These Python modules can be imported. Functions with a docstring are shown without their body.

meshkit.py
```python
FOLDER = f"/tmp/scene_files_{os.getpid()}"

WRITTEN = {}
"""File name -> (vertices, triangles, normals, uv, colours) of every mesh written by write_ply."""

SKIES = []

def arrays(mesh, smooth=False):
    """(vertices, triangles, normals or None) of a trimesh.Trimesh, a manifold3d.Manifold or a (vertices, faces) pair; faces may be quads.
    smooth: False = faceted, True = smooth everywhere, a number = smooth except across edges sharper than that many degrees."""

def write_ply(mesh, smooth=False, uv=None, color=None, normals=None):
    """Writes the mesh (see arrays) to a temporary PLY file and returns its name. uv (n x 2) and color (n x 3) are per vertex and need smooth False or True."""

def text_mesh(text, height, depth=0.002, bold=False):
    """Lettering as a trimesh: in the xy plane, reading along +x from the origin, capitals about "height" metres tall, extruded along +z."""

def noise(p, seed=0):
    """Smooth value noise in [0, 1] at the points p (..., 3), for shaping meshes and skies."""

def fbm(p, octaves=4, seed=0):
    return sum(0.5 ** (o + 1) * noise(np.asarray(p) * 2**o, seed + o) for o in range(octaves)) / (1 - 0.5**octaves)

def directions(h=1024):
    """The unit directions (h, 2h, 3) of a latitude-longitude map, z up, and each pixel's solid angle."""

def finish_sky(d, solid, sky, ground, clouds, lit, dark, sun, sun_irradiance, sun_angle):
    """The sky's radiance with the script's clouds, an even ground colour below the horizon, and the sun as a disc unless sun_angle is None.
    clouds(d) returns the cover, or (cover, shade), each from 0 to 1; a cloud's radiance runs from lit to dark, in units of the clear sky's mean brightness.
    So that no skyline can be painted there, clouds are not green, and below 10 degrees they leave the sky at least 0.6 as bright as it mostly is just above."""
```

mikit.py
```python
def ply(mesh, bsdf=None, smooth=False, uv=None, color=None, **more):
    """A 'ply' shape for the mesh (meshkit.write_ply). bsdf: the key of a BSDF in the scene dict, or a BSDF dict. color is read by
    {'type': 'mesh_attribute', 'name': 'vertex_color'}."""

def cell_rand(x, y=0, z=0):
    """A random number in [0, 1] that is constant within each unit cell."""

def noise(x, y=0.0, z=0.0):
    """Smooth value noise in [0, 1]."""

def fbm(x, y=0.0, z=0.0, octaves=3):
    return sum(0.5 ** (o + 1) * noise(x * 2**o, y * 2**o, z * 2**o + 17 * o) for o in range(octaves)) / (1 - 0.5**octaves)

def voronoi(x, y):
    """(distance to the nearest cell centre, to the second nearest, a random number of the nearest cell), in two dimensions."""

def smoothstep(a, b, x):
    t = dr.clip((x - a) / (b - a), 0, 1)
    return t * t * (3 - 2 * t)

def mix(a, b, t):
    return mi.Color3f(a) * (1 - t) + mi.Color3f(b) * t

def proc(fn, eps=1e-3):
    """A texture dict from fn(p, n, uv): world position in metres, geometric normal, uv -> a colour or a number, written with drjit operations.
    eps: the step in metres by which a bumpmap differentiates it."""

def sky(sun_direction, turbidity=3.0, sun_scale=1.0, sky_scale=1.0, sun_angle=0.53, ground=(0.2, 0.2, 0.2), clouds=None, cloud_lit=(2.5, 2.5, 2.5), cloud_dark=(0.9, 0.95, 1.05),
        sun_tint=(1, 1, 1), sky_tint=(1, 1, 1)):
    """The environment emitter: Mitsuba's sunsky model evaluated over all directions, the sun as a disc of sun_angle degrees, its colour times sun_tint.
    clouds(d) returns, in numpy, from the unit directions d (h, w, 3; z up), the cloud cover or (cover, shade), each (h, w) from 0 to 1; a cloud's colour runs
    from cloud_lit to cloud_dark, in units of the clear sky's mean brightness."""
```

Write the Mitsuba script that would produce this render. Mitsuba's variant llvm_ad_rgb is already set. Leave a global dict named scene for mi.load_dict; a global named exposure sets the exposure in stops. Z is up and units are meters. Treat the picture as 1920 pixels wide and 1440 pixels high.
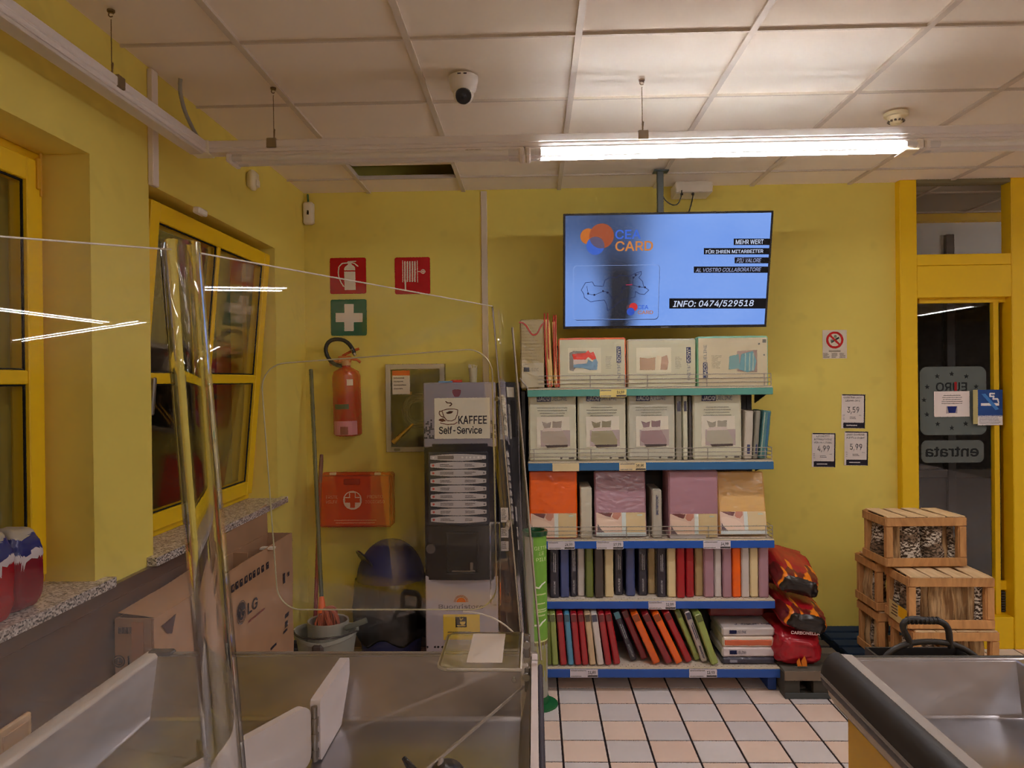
import math, random
import numpy as np
import trimesh, shapely
import shapely.geometry as sg
import shapely.affinity as sa
import manifold3d as m3
import mitsuba as mi
import drjit as dr
import mikit, meshkit

T = mi.ScalarTransform4f
rng = random.Random(7)
scene, labels, counts = {}, {}, {}
exposure = 0.22

# ------------------------------------------------------------------ camera
FOC, CAMZ = 1418.0, 1.671
PITCH, YAW, ROLL = -0.0037, 0.0297, -0.0111
def axes():
    cy, sy, cp, sp = math.cos(YAW), math.sin(YAW), math.cos(PITCH), math.sin(PITCH)
    f = np.array([-sy * cp, cy * cp, sp]); r0 = np.array([cy, sy, 0.0]); u0 = np.cross(r0, f)
    c, s = math.cos(ROLL), math.sin(ROLL)
    return c * r0 + s * u0, -s * r0 + c * u0, f
RT, UP, FW = axes()
CAM = np.array([0.0, 0.0, CAMZ])
M = np.eye(4); M[:3, 0], M[:3, 1], M[:3, 2], M[:3, 3] = -RT, UP, FW, CAM
scene['camera'] = {'type': 'perspective', 'fov': math.degrees(2 * math.atan(960 / FOC)), 'fov_axis': 'x', 'near_clip': 0.05, 'far_clip': 100.0, 'to_world': T(M.tolist())}

# lit fluorescent tubes are the only lights of the shop (besides its screen); their radiance:
TUBE = [58.0, 55.5, 55.5]

def ray(px, py): return (px - 960) / FOC * RT - (py - 720) / FOC * UP + FW
def at(px, py, Y):          # point of the plane at depth Y
    d = ray(px, py); return CAM + d * (Y / d[1])
def atz(px, py, z):
    d = ray(px, py); return CAM + d * ((z - CAMZ) / d[2])
def atx(px, py, X):
    d = ray(px, py); return CAM + d * (X / d[0])

# ------------------------------------------------------------------ materials
def lin(r, g, b):
    return [((c / 255 / 12.92) if c <= 10 else ((c / 255 + .055) / 1.055) ** 2.4) for c in (r, g, b)]
VC = {'type': 'mesh_attribute', 'name': 'vertex_color'}
def two(d): return {'type': 'twosided', 'bsdf': d}
def pr(rough, spec=.5, **k): return two({'type': 'principled', 'base_color': VC, 'roughness': rough, 'specular': spec, **k})
scene['matte'] = pr(.85, .25)
scene['satin'] = pr(.5, .45)
scene['gloss'] = pr(.22, .5)
def crinkle(p, n, uv):      # wrinkled plastic wrap
    a = mikit.noise(p.x * 26 + p.z * 30, p.z * 34 - p.x * 12, p.y * 20); b = mikit.noise(p.x * 75 + 3, p.z * 60, p.y * 60)
    return .0042 * dr.abs(a - .5) + .0009 * b
scene['film'] = two({'type': 'bumpmap', 'scale': 1.0, 'arbitrary': mikit.proc(crinkle), 'bsdf': {'type': 'principled', 'base_color': VC, 'roughness': .27, 'specular': .5, 'clearcoat': 1.0, 'clearcoat_gloss': .95}})
scene['metal'] = pr(.32, .5, metallic=1.0)
scene['chrome'] = pr(.14, .5, metallic=1.0)
scene['pane'] = {'type': 'thindielectric', 'int_ior': 1.5}
scene['clear_sheet'] = {'type': 'thindielectric', 'int_ior': 1.40}
scene['acrylic'] = {'type': 'dielectric', 'int_ior': 1.49}
scene['decal'] = {'type': 'principledthin', 'base_color': VC, 'roughness': .6, 'diff_trans': 1.0}
def wallcol(p, n, uv):
    d = mikit.fbm(p.x * 2.3 + p.y * 1.7, p.z * 2.1, p.y * 1.3, 4)
    e = mikit.smoothstep(.62, .8, mikit.fbm(p.x * 9, p.z * 9 + p.y * 6, p.y * 5, 3))
    return mi.Color3f(.74, .605, .125) * (.93 + .12 * d) * (1 - .06 * e)
def plaster_bump(p, n, uv): return .0012 * mikit.fbm(p.x * 60, p.y * 60, p.z * 60, 2)
scene['wall_paint'] = two({'type': 'principled', 'base_color': mikit.proc(wallcol), 'roughness': .62, 'specular': .35})
def steelrough(p, n, uv): return .16 + .22 * mikit.fbm(p.x * 9, p.y * 6, p.z * 20, 3)
def steelcol(p, n, uv): return mi.Color3f(.50, .49, .52) * (.66 + .56 * mikit.fbm(p.x * 5 + 3, p.y * 4, p.z * 8, 4))
scene['steel'] = two({'type': 'principled', 'base_color': mikit.proc(steelcol), 'roughness': mikit.proc(steelrough), 'metallic': .93})
def granite(p, n, uv):
    a = mikit.noise(p.x * 130, p.y * 130, p.z * 130); b = mikit.noise(p.x * 190 + 9, p.y * 190, p.z * 190)
    c = mikit.mix((.30, .25, .23), (.55, .50, .47), mikit.smoothstep(.4, .6, a))
    return mikit.mix(c, (.05, .045, .045), mikit.smoothstep(.62, .72, b))
scene['granite'] = two({'type': 'principled', 'base_color': mikit.proc(granite), 'roughness': .3})
def woodf(p, n, uv):
    g = mikit.fbm(p.x * 60 + mikit.noise(p.x * 5, p.y * 5, p.z * 5) * 6, p.y * 60, p.z * 9, 3)
    return mikit.mix((.36, .155, .055), (.66, .36, .14), g) * (.8 + .4 * mikit.noise(p.x * 4, p.y * 4, p.z * 4))
def slatf(p, n, uv):
    g = mikit.fbm(p.x * 70, p.y * 7, p.z * 30, 3)
    return mikit.mix((.48, .31, .15), (.74, .55, .33), g)
def barkf(p, n, uv):
    a = mikit.fbm(p.x * 90, p.y * 90, p.z * 130, 3); b = mikit.fbm(p.x * 16 + 5, p.y * 16, p.z * 12, 3)
    c = mikit.mix((.045, .030, .020), (.20, .13, .08), mikit.smoothstep(.35, .6, a))
    return mikit.mix(c, (.62, .55, .46), mikit.smoothstep(.46, .56, a) * mikit.smoothstep(.36, .56, b))
def splitf(p, n, uv):
    g = mikit.fbm(p.x * 55, p.y * 55, p.z * 6, 4)
    return mikit.mix((.20, .10, .04), (.66, .44, .22), mikit.smoothstep(.25, .7, g)) * (.62 + .6 * mikit.noise(p.x * 22, p.y * 22, 0))
for k, f in (('crate_wood', woodf), ('slat_wood', slatf), ('bark', barkf), ('split_wood', splitf)):
    scene[k] = two({'type': 'principled', 'base_color': mikit.proc(f), 'roughness': .8, 'specular': .2})
def cardf(p, n, uv): return mi.Color3f(.36, .205, .115) * (.86 + .26 * mikit.fbm(p.x * 7, p.y * 7, p.z * 5, 4))
scene['cardboard'] = two({'type': 'principled', 'base_color': mikit.proc(cardf), 'roughness': .75, 'specular': .3})
def bagf(p, n, uv):
    u, v = uv.x, uv.y          # u across the bag, v from its bottom end backwards
    tongue = .16 + .10 * mikit.noise(u * 7, 3.0) + .22 * mikit.smoothstep(.40, .8, mikit.noise(u * 11 + v * 2.5, v * 2))
    fl = mikit.smoothstep(.02, -.02, v - tongue) * mikit.smoothstep(.035, .06, v)
    core = mikit.smoothstep(.45, .6, mikit.noise(u * 14 + 3 * v, v * 6 + 2))
    c = mikit.mix((.46, .012, .02), (.30, .008, .02), mikit.fbm(u * 8, v * 6, 0, 3))
    fire = mikit.mix((.12, .012, .012), (.86, .24, .015), core)
    return mikit.mix(c, fire, fl * .95)
scene['charcoal_print'] = two({'type': 'principled', 'base_color': mikit.proc(bagf), 'roughness': .28, 'specular': .5})

# ------------------------------------------------------------------ mesh helpers
def hull(pts): return m3.Manifold.hull_points(np.asarray(pts, float))
def tm(x):
    if hasattr(x, 'to_mesh'):
        g = x.to_mesh(); return trimesh.Trimesh(np.array(g.vert_properties[:, :3], float), np.array(g.tri_verts), process=False)
    return x
def box(lo, hi, b=0.0):
    lo, hi = np.minimum(lo, hi).astype(float), np.maximum(lo, hi).astype(float)
    c, h = (lo + hi) / 2, (hi - lo) / 2
    b = min(b, h.min() * .8)
    if b <= 0:
        m = trimesh.creation.box(extents=2 * h); m.apply_translation(c); return m
    P = []
    for s in np.ndindex(2, 2, 2):
        s = np.array(s) * 2 - 1
        for k in range(3):
            q = h - b; q[k] = h[k]; P.append(c + s * q)
    return tm(hull(P))
def cat(*ms):
    ms = [tm(m) for m in (ms[0] if len(ms) == 1 and isinstance(ms[0], (list, tuple)) else ms)]
    return trimesh.util.concatenate(ms)
def xf(m, mat): m = tm(m).copy(); m.apply_transform(np.asarray(mat)); return m
def mv(m, x=0, y=0, z=0): m = tm(m).copy(); m.apply_translation([x, y, z]); return m
def rot(m, deg, ax, pt=(0, 0, 0)): return xf(m, trimesh.transformations.rotation_matrix(math.radians(deg), ax, pt))
def lathe(prof, n=32, x=0, y=0, z=0):
    m = trimesh.creation.revolve(np.asarray(prof, float), sections=n); m.apply_translation([x, y, z]); return m
def tube(pts, r, n=8):
    pts = [np.asarray(p, float) for p in pts]
    out = []
    rings = []
    up = None
    for i, p in enumerate(pts):
        t = pts[min(i + 1, len(pts) - 1)] - pts[max(i - 1, 0)]; t = t / (np.linalg.norm(t) + 1e-12)
        if up is None or abs(up @ t) > .99:
            a = np.array([0, 0, 1.0]) if abs(t[2]) < .9 else np.array([1.0, 0, 0])
        else: a = up
        u = a - (a @ t) * t; u /= np.linalg.norm(u); up = u
        w = np.cross(t, u); rr = r[i] if hasattr(r, '__len__') else r
        rings.append([p + rr * (math.cos(k * 2 * math.pi / n) * u + math.sin(k * 2 * math.pi / n) * w) for k in range(n)])
    v = np.array(rings).reshape(-1, 3); f = []
    for i in range(len(pts) - 1):
        for k in range(n):
            a, b = i * n + k, i * n + (k + 1) % n
            f += [[a, b, b + n], [a, b + n, a + n]]
    v = np.vstack([v, pts[0], pts[-1]]); e = len(v)
    for k in range(n):
        f.append([e - 2, (k + 1) % n, k]); o = (len(pts) - 1) * n; f.append([e - 1, o + k, o + (k + 1) % n])
    return trimesh.Trimesh(v, f, process=False)
def smoothpath(pts, n=8):
    from scipy.interpolate import CubicSpline
    pts = np.asarray(pts, float); s = np.r_[0, np.cumsum(np.linalg.norm(np.diff(pts, axis=0), axis=1))]
    return CubicSpline(s, pts)(np.linspace(0, s[-1], n * (len(pts) - 1) + 1))
def flat(poly, d=.0008):
    gs = [g for g in getattr(poly, 'geoms', [poly]) if g.area > 1e-9]
    return cat([trimesh.creation.extrude_polygon(g, d, engine='earcut') for g in gs])
def rrect(x0, y0, x1, y1, r=.0): 
    return sg.box(x0 + r, y0 + r, x1 - r, y1 - r).buffer(r, 6) if r > 0 else sg.box(x0, y0, x1, y1)
FR = np.array([[1, 0, 0, 0], [0, 0, -1, 0], [0, 1, 0, 0], [0, 0, 0, 1.0]])      # xy drawing -> upright, facing -Y
SX = np.array([[0, 0, 1, 0], [1, 0, 0, 0], [0, 1, 0, 0], [0, 0, 0, 1.0]])       # xy drawing -> upright, facing +X
def front(m, X=0, Y=0, Z=0): return mv(xf(m, FR), X, Y, Z)
_tc = {}
def text(s, h, w=None, bold=False, shear=0, d=.0008, align='l'):
    k = (s, bold)
    if k not in _tc: _tc[k] = meshkit.text_mesh(s, 1.0, 1.0, bold)
    m = _tc[k].copy(); b = m.bounds
    m.apply_translation([-b[0][0], 0, 0])
    sx = w / (b[1][0] - b[0][0]) if w else h
    m.apply_transform(np.diag([sx, h, d, 1.0]))
    if shear: m.vertices[:, 0] += shear * m.vertices[:, 1]
    wd = m.bounds[1][0]
    if align == 'c': m.apply_translation([-wd / 2, 0, 0])
    if align == 'r': m.apply_translation([-wd, 0, 0])
    return m
def lines(x0, x1, y0, dy, n, th, seed=1, mid=False):      # rows of print too small to read
    r = random.Random(seed); out = []
    for i in range(n):
        L = (x1 - x0) * r.uniform(.6, 1.0); o = (x1 - x0 - L) / 2 if mid else 0
        out.append(sg.box(x0 + o, y0 - i * dy - th, x0 + o + L, y0 - i * dy))
    return shapely.union_all(out)

# ------------------------------------------------------------------ scene entries
def number(base):
    n = counts.get(base, 0); counts[base] = n + 1
    return base if n == 0 else f'{base}_{n:03d}'
def put(key, mesh, mat, col, smooth=False):
    mesh = tm(mesh)
    if smooth not in (False, True): mesh = trimesh.graph.smooth_shade(mesh, angle=math.radians(smooth), facet_minarea=None); smooth = True
    color = np.tile(lin(*col), (len(mesh.vertices), 1)) if col is not None else None
    scene[key] = mikit.ply(mesh, mat, smooth=smooth, color=color)
def thing(name, label, cat_, group=None):
    k = number(name); labels[k] = {'label': label, 'category': cat_}
    if group: labels[k]['group'] = group
    return k
def part(par, name, mesh, mat='matte', col=(128, 128, 128), smooth=False, label=None, kind=None):
    k = number(par + '__' + name); put(k, mesh, mat, col, smooth)
    if label or kind: labels[k] = {a: b for a, b in (('label', label), ('kind', kind)) if b}
    return k
def solo(name, label, cat_, mesh, mat='matte', col=(128, 128, 128), smooth=False, group=None):
    k = thing(name, label, cat_, group); put(k, mesh, mat, col, smooth); return k
def struct(name, mesh, mat='matte', col=(128, 128, 128), smooth=False, label=None):
    k = number(name); put(k, mesh, mat, col, smooth); labels[k] = {'kind': 'structure'}
    if label: labels[k]['label'] = label
    return k
def emit(key, mesh, rad, col=(200, 200, 200), weight=1.0, uv=None, mat='matte', smooth=False):
    put(key, mesh, mat, col, smooth)
    if uv is not None:
        scene[key] = mikit.ply(mesh, mat, smooth=False, uv=uv, color=np.tile(lin(*col), (len(mesh.vertices), 1)))
    scene[key]['emitter'] = {'type': 'area', 'radiance': rad if isinstance(rad, dict) else {'type': 'rgb', 'value': list(rad)}, 'sampling_weight': weight}

# ------------------------------------------------------------------ the room
XL, YB, ZC = -1.45, 4.76, 2.867
XR, YF, ZS = 7.4, -9.0, 3.17
YEL = (232, 190, 14)
# floor: dark joint bed, tiles of 0.2 m laid chequered
TX, TY = .1086, 3.916
struct('floor', box([XL - .4, YF, -.12], [XR, YB + 3.4, -.004]), 'matte', (34, 26, 28))
PEACH, GREY = [(232, 208, 192), (228, 202, 186), (236, 212, 196)], [(216, 209, 208), (211, 204, 204), (219, 212, 211)]
near_t, field = [], {0: [], 1: []}
for i in range(-8, 37):
    for j in range(-22, 65):
        x0, y1 = TX + .2 * i, TY - .2 * j
        lo, hi = [max(x0 + .0048, XL), y1 - .2 + .0048, -.02], [min(x0 + .1952, XR), min(y1 - .0048, YB), 0]
        if hi[0] - lo[0] < .01 or hi[1] - lo[1] < .01 or lo[1] < YF: continue
        if 0 <= i + 1 <= 11 and -4 <= j <= 6: near_t.append((lo, hi, (i + j) % 2))
        else: field[(i + j) % 2].append(box(lo, hi))
for lo, hi, s in near_t:
    lo[2] += 0; part('floor', 'tile', box(lo, [hi[0], hi[1], rng.uniform(-.0006, 0)], .0012), 'satin', (GREY if s else PEACH)[rng.randrange(3)])
for s in (0, 1): part('floor', 'tile_field' if s == 0 else 'grey_tile_field', cat(field[s]), 'satin', (GREY if s else PEACH)[0], kind='stuff')
# ceiling: void, grid of tee bars, mineral panels
struct('ceiling', box([XL - .4, YF, ZS], [XR, YB + 3.4, ZS + .1]), 'matte', (60, 56, 52))
CX, CY = .1665, 2.6371
bars, pfield = [], []
XV, YV = 3.2, 2.0
PAN = (226, 213, 196)
for k in range(-3, 13):
    x = CX + .6 * k
    if XL < x < XR:
        m = box([x - .012, YV, ZC], [x + .012, YB, ZC + .02])
        if x < XV: part('ceiling', 'tee_bar', cat(m, box([x - .001, YV, ZC + .02], [x + .001, YB, ZC + .04])), 'satin', (196, 183, 168))
        else: bars.append(m)
        bars.append(box([x - .012, YF, ZC], [x + .012, YV, ZC + .02]))
for j in range(-20, 4):
    y = CY + .6 * j
    if y > YV: part('ceiling', 'cross_bar', box([XL, y - .006, ZC + .0005], [XV, y + .006, ZC + .02]), 'satin', (196, 183, 168)); bars.append(box([XV, y - .006, ZC + .0005], [XR, y + .006, ZC + .02]))
    else: bars.append(box([XL, y - .006, ZC + .0005], [XR, y + .006, ZC + .02]))
part('ceiling', 'tee_bar_field', cat(bars), 'satin', (196, 183, 168), kind='stuff')
for i in range(-3, 13):
    for j in range(-20, 4):
        x0, y0 = max(CX + .6 * i + .003, XL), CY + .6 * j + .003
        x1, y1 = min(CX + .6 * i + .597, XR), min(CY + .6 * j + .597, YB)
        if x1 - x0 < .02 or y0 < YF: continue
        f_ = rng.uniform(.985, 1.0); c = tuple(int(v * f_) for v in PAN)
        if i == -2 and j == 2:      # the panel pushed up out of its frame
            m = box([x0, y0, ZC + .012], [x1, y1 - .13, ZC + .026]); part('ceiling', 'panel', rot(m, 4, [1, 0, 0], [0, y0, ZC + .02]), 'matte', c); continue
        m = box([x0, y0, ZC + .009 + rng.uniform(0, .002)], [x1, y1, ZC + .026])
        if x0 < XV and y1 > YV: part('ceiling', 'panel', m, 'matte', c)
        else: pfield.append(m)
part('ceiling', 'panel_field', cat(pfield), 'matte', PAN, kind='stuff')

# left wall with two deep window openings
ZSILL, ZTOP, W1, W2 = 1.0, 2.432, (1.03, 2.44), (2.82, 4.21)
XO = XL - .34
wl = [box([XO, YF, 0], [XL, YB + .3, ZSILL]), box([XO, YF, ZTOP], [XL, YB + .3, ZS]), box([XO, YF, ZSILL], [XL, W1[0], ZTOP]),
      box([XO, W1[1], ZSILL], [XL, W2[0], ZTOP]), box([XO, W2[1], ZSILL], [XL, YB + .3, ZTOP])]
struct('wall_left', cat(wl), 'wall_paint', None)
struct('wall_back', box([XL, YB, 0], [2.285, YB + .25, ZS]), 'wall_paint', None)
struct('wall_right', box([XR, YF, 0], [XR + .2, YB + .25, ZS]), 'matte', (78, 73, 66))
struct('wall_front', box([XL - .4, YF - .2, 0], [XR + .2, YF, ZS]), 'matte', (32, 33, 38))
# skirting of grey tiles along the back wall
struct('baseboard_back', box([XL, YB - .004, 0], [2.28, YB, .088]), 'matte', (70, 62, 58))
for k in range(-8, 11):
    x0 = TX + .2 * k
    part('baseboard_back', 'tile', box([max(x0 + .002, XL + .01), YB - .012, 0], [min(x0 + .198, 2.28), YB - .004, .086], .001), 'satin', (150, 138, 130))
# dark brown laminate dado under the sills
struct('trim_1', cat(box([XL, -2, 0], [XL + .018, 3.30, .945], .002), box([XL, -2, .945], [XL + .022, 3.30, .996], .002)), 'gloss', (74, 52, 42), label='dark brown laminate panel under the window sills')
for n, (a, b) in enumerate((W1, W2)):
    p = [[XL - .16, a, 0], [XL + .035, a - .03 if n else a, 0]]
    poly = sg.Polygon([(XL - .17, a), (XL - .17, b), (XL, b), (XL, b + .06), (XL + .04, b + .06), (XL + .04, a - .05), (XL, a - .05), (XL, a)]).buffer(-.004).buffer(.004, 4)
    m = trimesh.creation.extrude_polygon(poly, .032, engine='earcut'); m.apply_translation([0, 0, ZSILL - .003])
    struct('trim_2' if n == 0 else 'trim_3', m, 'granite', None, label='speckled granite window sill')

def bar(lo, hi, b=.003): return box(lo, hi, b)
def win_frame(key, a, b, x, zlo, zhi, w=.07, d=.06):
    part(key, 'frame', cat(bar([x - d, a, zlo], [x, a + w, zhi]), bar([x - d, b - w, zlo], [x, b, zhi]), bar([x - d, a, zlo], [x, b, zlo + w]), bar([x - d, a, zhi - w], [x, b, zhi])), 'satin', YEL)
def sash(key, a, b, zlo, zhi, w, x, tilt, top_bar):
    """yellow casement: stiles, rails, middle rail, glazing bar, panes; tilted inwards about its foot by tilt degrees"""
    pv = [x, 0, zlo]
    def tl(m): return rot(m, tilt, [0, 1, 0], pv)
    d = .06
    for n, m in (('stile', bar([x - d, a, zlo], [x, a + w, zhi])), ('stile', bar([x - d, b - w, zlo], [x, b, zhi])),
                 ('rail', bar([x - d + .001, a + w, zlo], [x - .001, b - w, zlo + w])), ('rail', bar([x - d + .001, a + w, zhi - w], [x - .001, b - w, zhi]))):
        part(key, n, tl(m), 'satin', YEL)
    zm = top_bar; g = .035
    part(key, 'middle_rail', tl(bar([x - d + .004, a + w, zm - .022], [x - .004, b - w, zm + .022])), 'satin', YEL)
    ym = (a + b) / 2
    part(key, 'glazing_bar', tl(bar([x - d + .006, ym - .016, zm + .022], [x - .006, ym + .016, zhi - w])), 'satin', YEL)
    for (y0, y1, z0, z1) in ((a + w, b - w, zlo + w, zm - .022), (a + w, ym - .016, zm + .022, zhi - w), (ym + .016, b - w, zm + .022, zhi - w)):
        q = []
        for o in (.025, .042):
            q.append(trimesh.Trimesh([[x - o, y0, z0], [x - o, y1, z0], [x - o, y1, z1], [x - o, y0, z1]], [[0, 1, 2], [0, 2, 3]], process=False))
        part(key, 'pane', tl(cat(q)), 'pane', None)
        gk = [bar([x - .02, y0, z0], [x - .014, y1, z0 + .006], 0), bar([x - .02, y0, z1 - .006], [x - .014, y1, z1], 0), bar([x - .02, y0, z0], [x - .014, y0 + .006, z1], 0), bar([x - .02, y1 - .006, z0], [x - .014, y1, z1], 0)]
        part(key, 'gasket', tl(cat(gk)), 'matte', (20, 18, 16))
    part(key, 'handle', tl(cat(box([x, a + .02, zm - .05], [x + .012, a + .05, zm + .02], .004), box([x + .012, a + .026, zm - .012], [x + .05, a + .044, zm + .006], .004), box([x + .036, a + .024, zm - .14], [x + .052, a + .046, zm + .008], .005))), 'metal', (190, 188, 184))
for n, (a, b) in enumerate((W1, W2)):
    k = 'window_1' if n == 0 else 'window_2'; labels[k] = {'kind': 'structure', 'label': ['yellow framed shut window, partly cut off at the left edge of the photo', 'yellow framed window tilted open into the room'][n]}
    win_frame(k, a, b, XL - .165, ZSILL + .03, ZTOP, .06, .07)
    sash(k, a + .045, b - .045, ZSILL + .065, ZTOP - .04, .072, XL - .13, 5.2 if n else 0, 1.70)
    if n == 0: part(k, 'hinge', cat(box([XL - .134, b - .075, 2.30], [XL - .122, b - .058, 2.40], .003), tube([[XL - .128, b - .054, 2.28], [XL - .128, b - .054, 2.42]], .004)), 'satin', (200, 150, 20))
    if n == 1: part(k, 'stay_arm', cat(box([XL - .17, a + .012, 2.18], [XL - .05, a + .03, 2.195]), box([XL - .06, a + .012, 2.0], [XL - .05, a + .03, 2.2])), 'metal', (120, 110, 90)); part(k, 'contact_sensor', rot(box([XL - .06, a + .22, ZTOP - .048], [XL - .03, a + .30, ZTOP - .022], .005), 5.2, [0, 1, 0], [XL - .13, 0, ZSILL]), 'satin', (235, 228, 215))
# cable ducts
solo('cable_duct', 'white cable duct running down the left wall to the open window', 'cable duct', box([XL, 2.815, ZTOP - .005], [XL + .022, 2.86, ZC], .003), 'satin', (226, 214, 204))
a, b = at(903, 500, YB), at(914.5, 500, YB)
solo('cable_duct', 'white cable duct running down the back wall beside the coffee machine', 'cable duct', box([a[0], YB - .018, .1], [b[0], YB, ZC], .003), 'satin', (214, 200, 178))

# ------------------------------------------------------------------ entrance door, vestibule behind it
YD = 4.70
def dX(px, Y=YD): return at(px, 720, Y)[0]
def dZ(py, Y=YD, px=1800): return at(px, py, Y)[2]
D = 'door_1'; labels[D] = {'kind': 'structure', 'label': 'yellow framed glass entrance door with a glazed transom'}
xa, xb, xc, xd = dX(1690), dX(1722), dX(1898), dX(2010)
zb0, zb1, zg = dZ(557), dZ(476), dZ(497)
part(D, 'post', bar([xa, YD, 0], [xb, YD + .10, ZC + .01], .004), 'satin', YEL)
part(D, 'post', bar([xc, YD - .004, 0], [xd, YD + .10, ZC + .01], .004), 'satin', YEL)
part(D, 'transom_beam', bar([xb, YD, zb0], [xc, YD + .10, zg - .001], .002), 'satin', YEL)
part(D, 'transom_beam', bar([xb, YD + .001, zg + .001], [xc, YD + .10, zb1], .002), 'satin', YEL)
part(D, 'head_rail', bar([xb, YD, ZC - .014], [xc, YD + .08, ZC + .01], .002), 'matte', (120, 110, 80))
zk = dZ(1158)
part(D, 'sill_panel', bar([xb, YD + .002, 0], [xc, YD + .10, zk], .003), 'satin', YEL)
x0, x1 = dX(1723, 4.77), dX(1889, 4.77)
part(D, 'leaf_rail', bar([x0, 4.76, dZ(568, 4.77)], [x1, 4.79, dZ(556, 4.77) + .03], .002), 'satin', YEL)
part(D, 'leaf_stile', bar([dX(1862, 4.77), 4.76, zk], [dX(1872, 4.77), 4.80, dZ(560, 4.77)], .002), 'satin', YEL)
part(D, 'leaf_stile', bar([dX(1880, 4.82), 4.81, zk], [dX(1891, 4.82), 4.85, dZ(560, 4.77)], .002), 'satin', YEL)
part(D, 'leaf_foot', bar([dX(1846, 4.77), 4.775, dZ(1107, 4.77)], [x1, 4.80, dZ(1090, 4.77)], .002), 'satin', YEL)
part(D, 'leaf_foot', bar([x0, 4.775, zk], [x1, 4.80, dZ(1150, 4.77)], .002), 'satin', YEL)
for k in range(8):
    z = dZ(1148, 4.77) + k * .016
    part(D, 'vent_slat', bar([dX(1846, 4.78), 4.782, z], [x1, 4.80, z + .010], .001), 'matte', (66, 60, 54))
def quad(x0, x1, y, z0, z1): return trimesh.Trimesh([[x0, y, z0], [x1, y, z0], [x1, y, z1], [x0, y, z1]], [[0, 1, 2], [0, 2, 3]], process=False)
part(D, 'pane', cat(quad(x0, dX(1862, 4.77), 4.782, dZ(1107, 4.77), dZ(560, 4.77))), 'pane', None)
part(D, 'pane', quad(xb, xc, YD + .05, zb1, ZC), 'pane', None)
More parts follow.
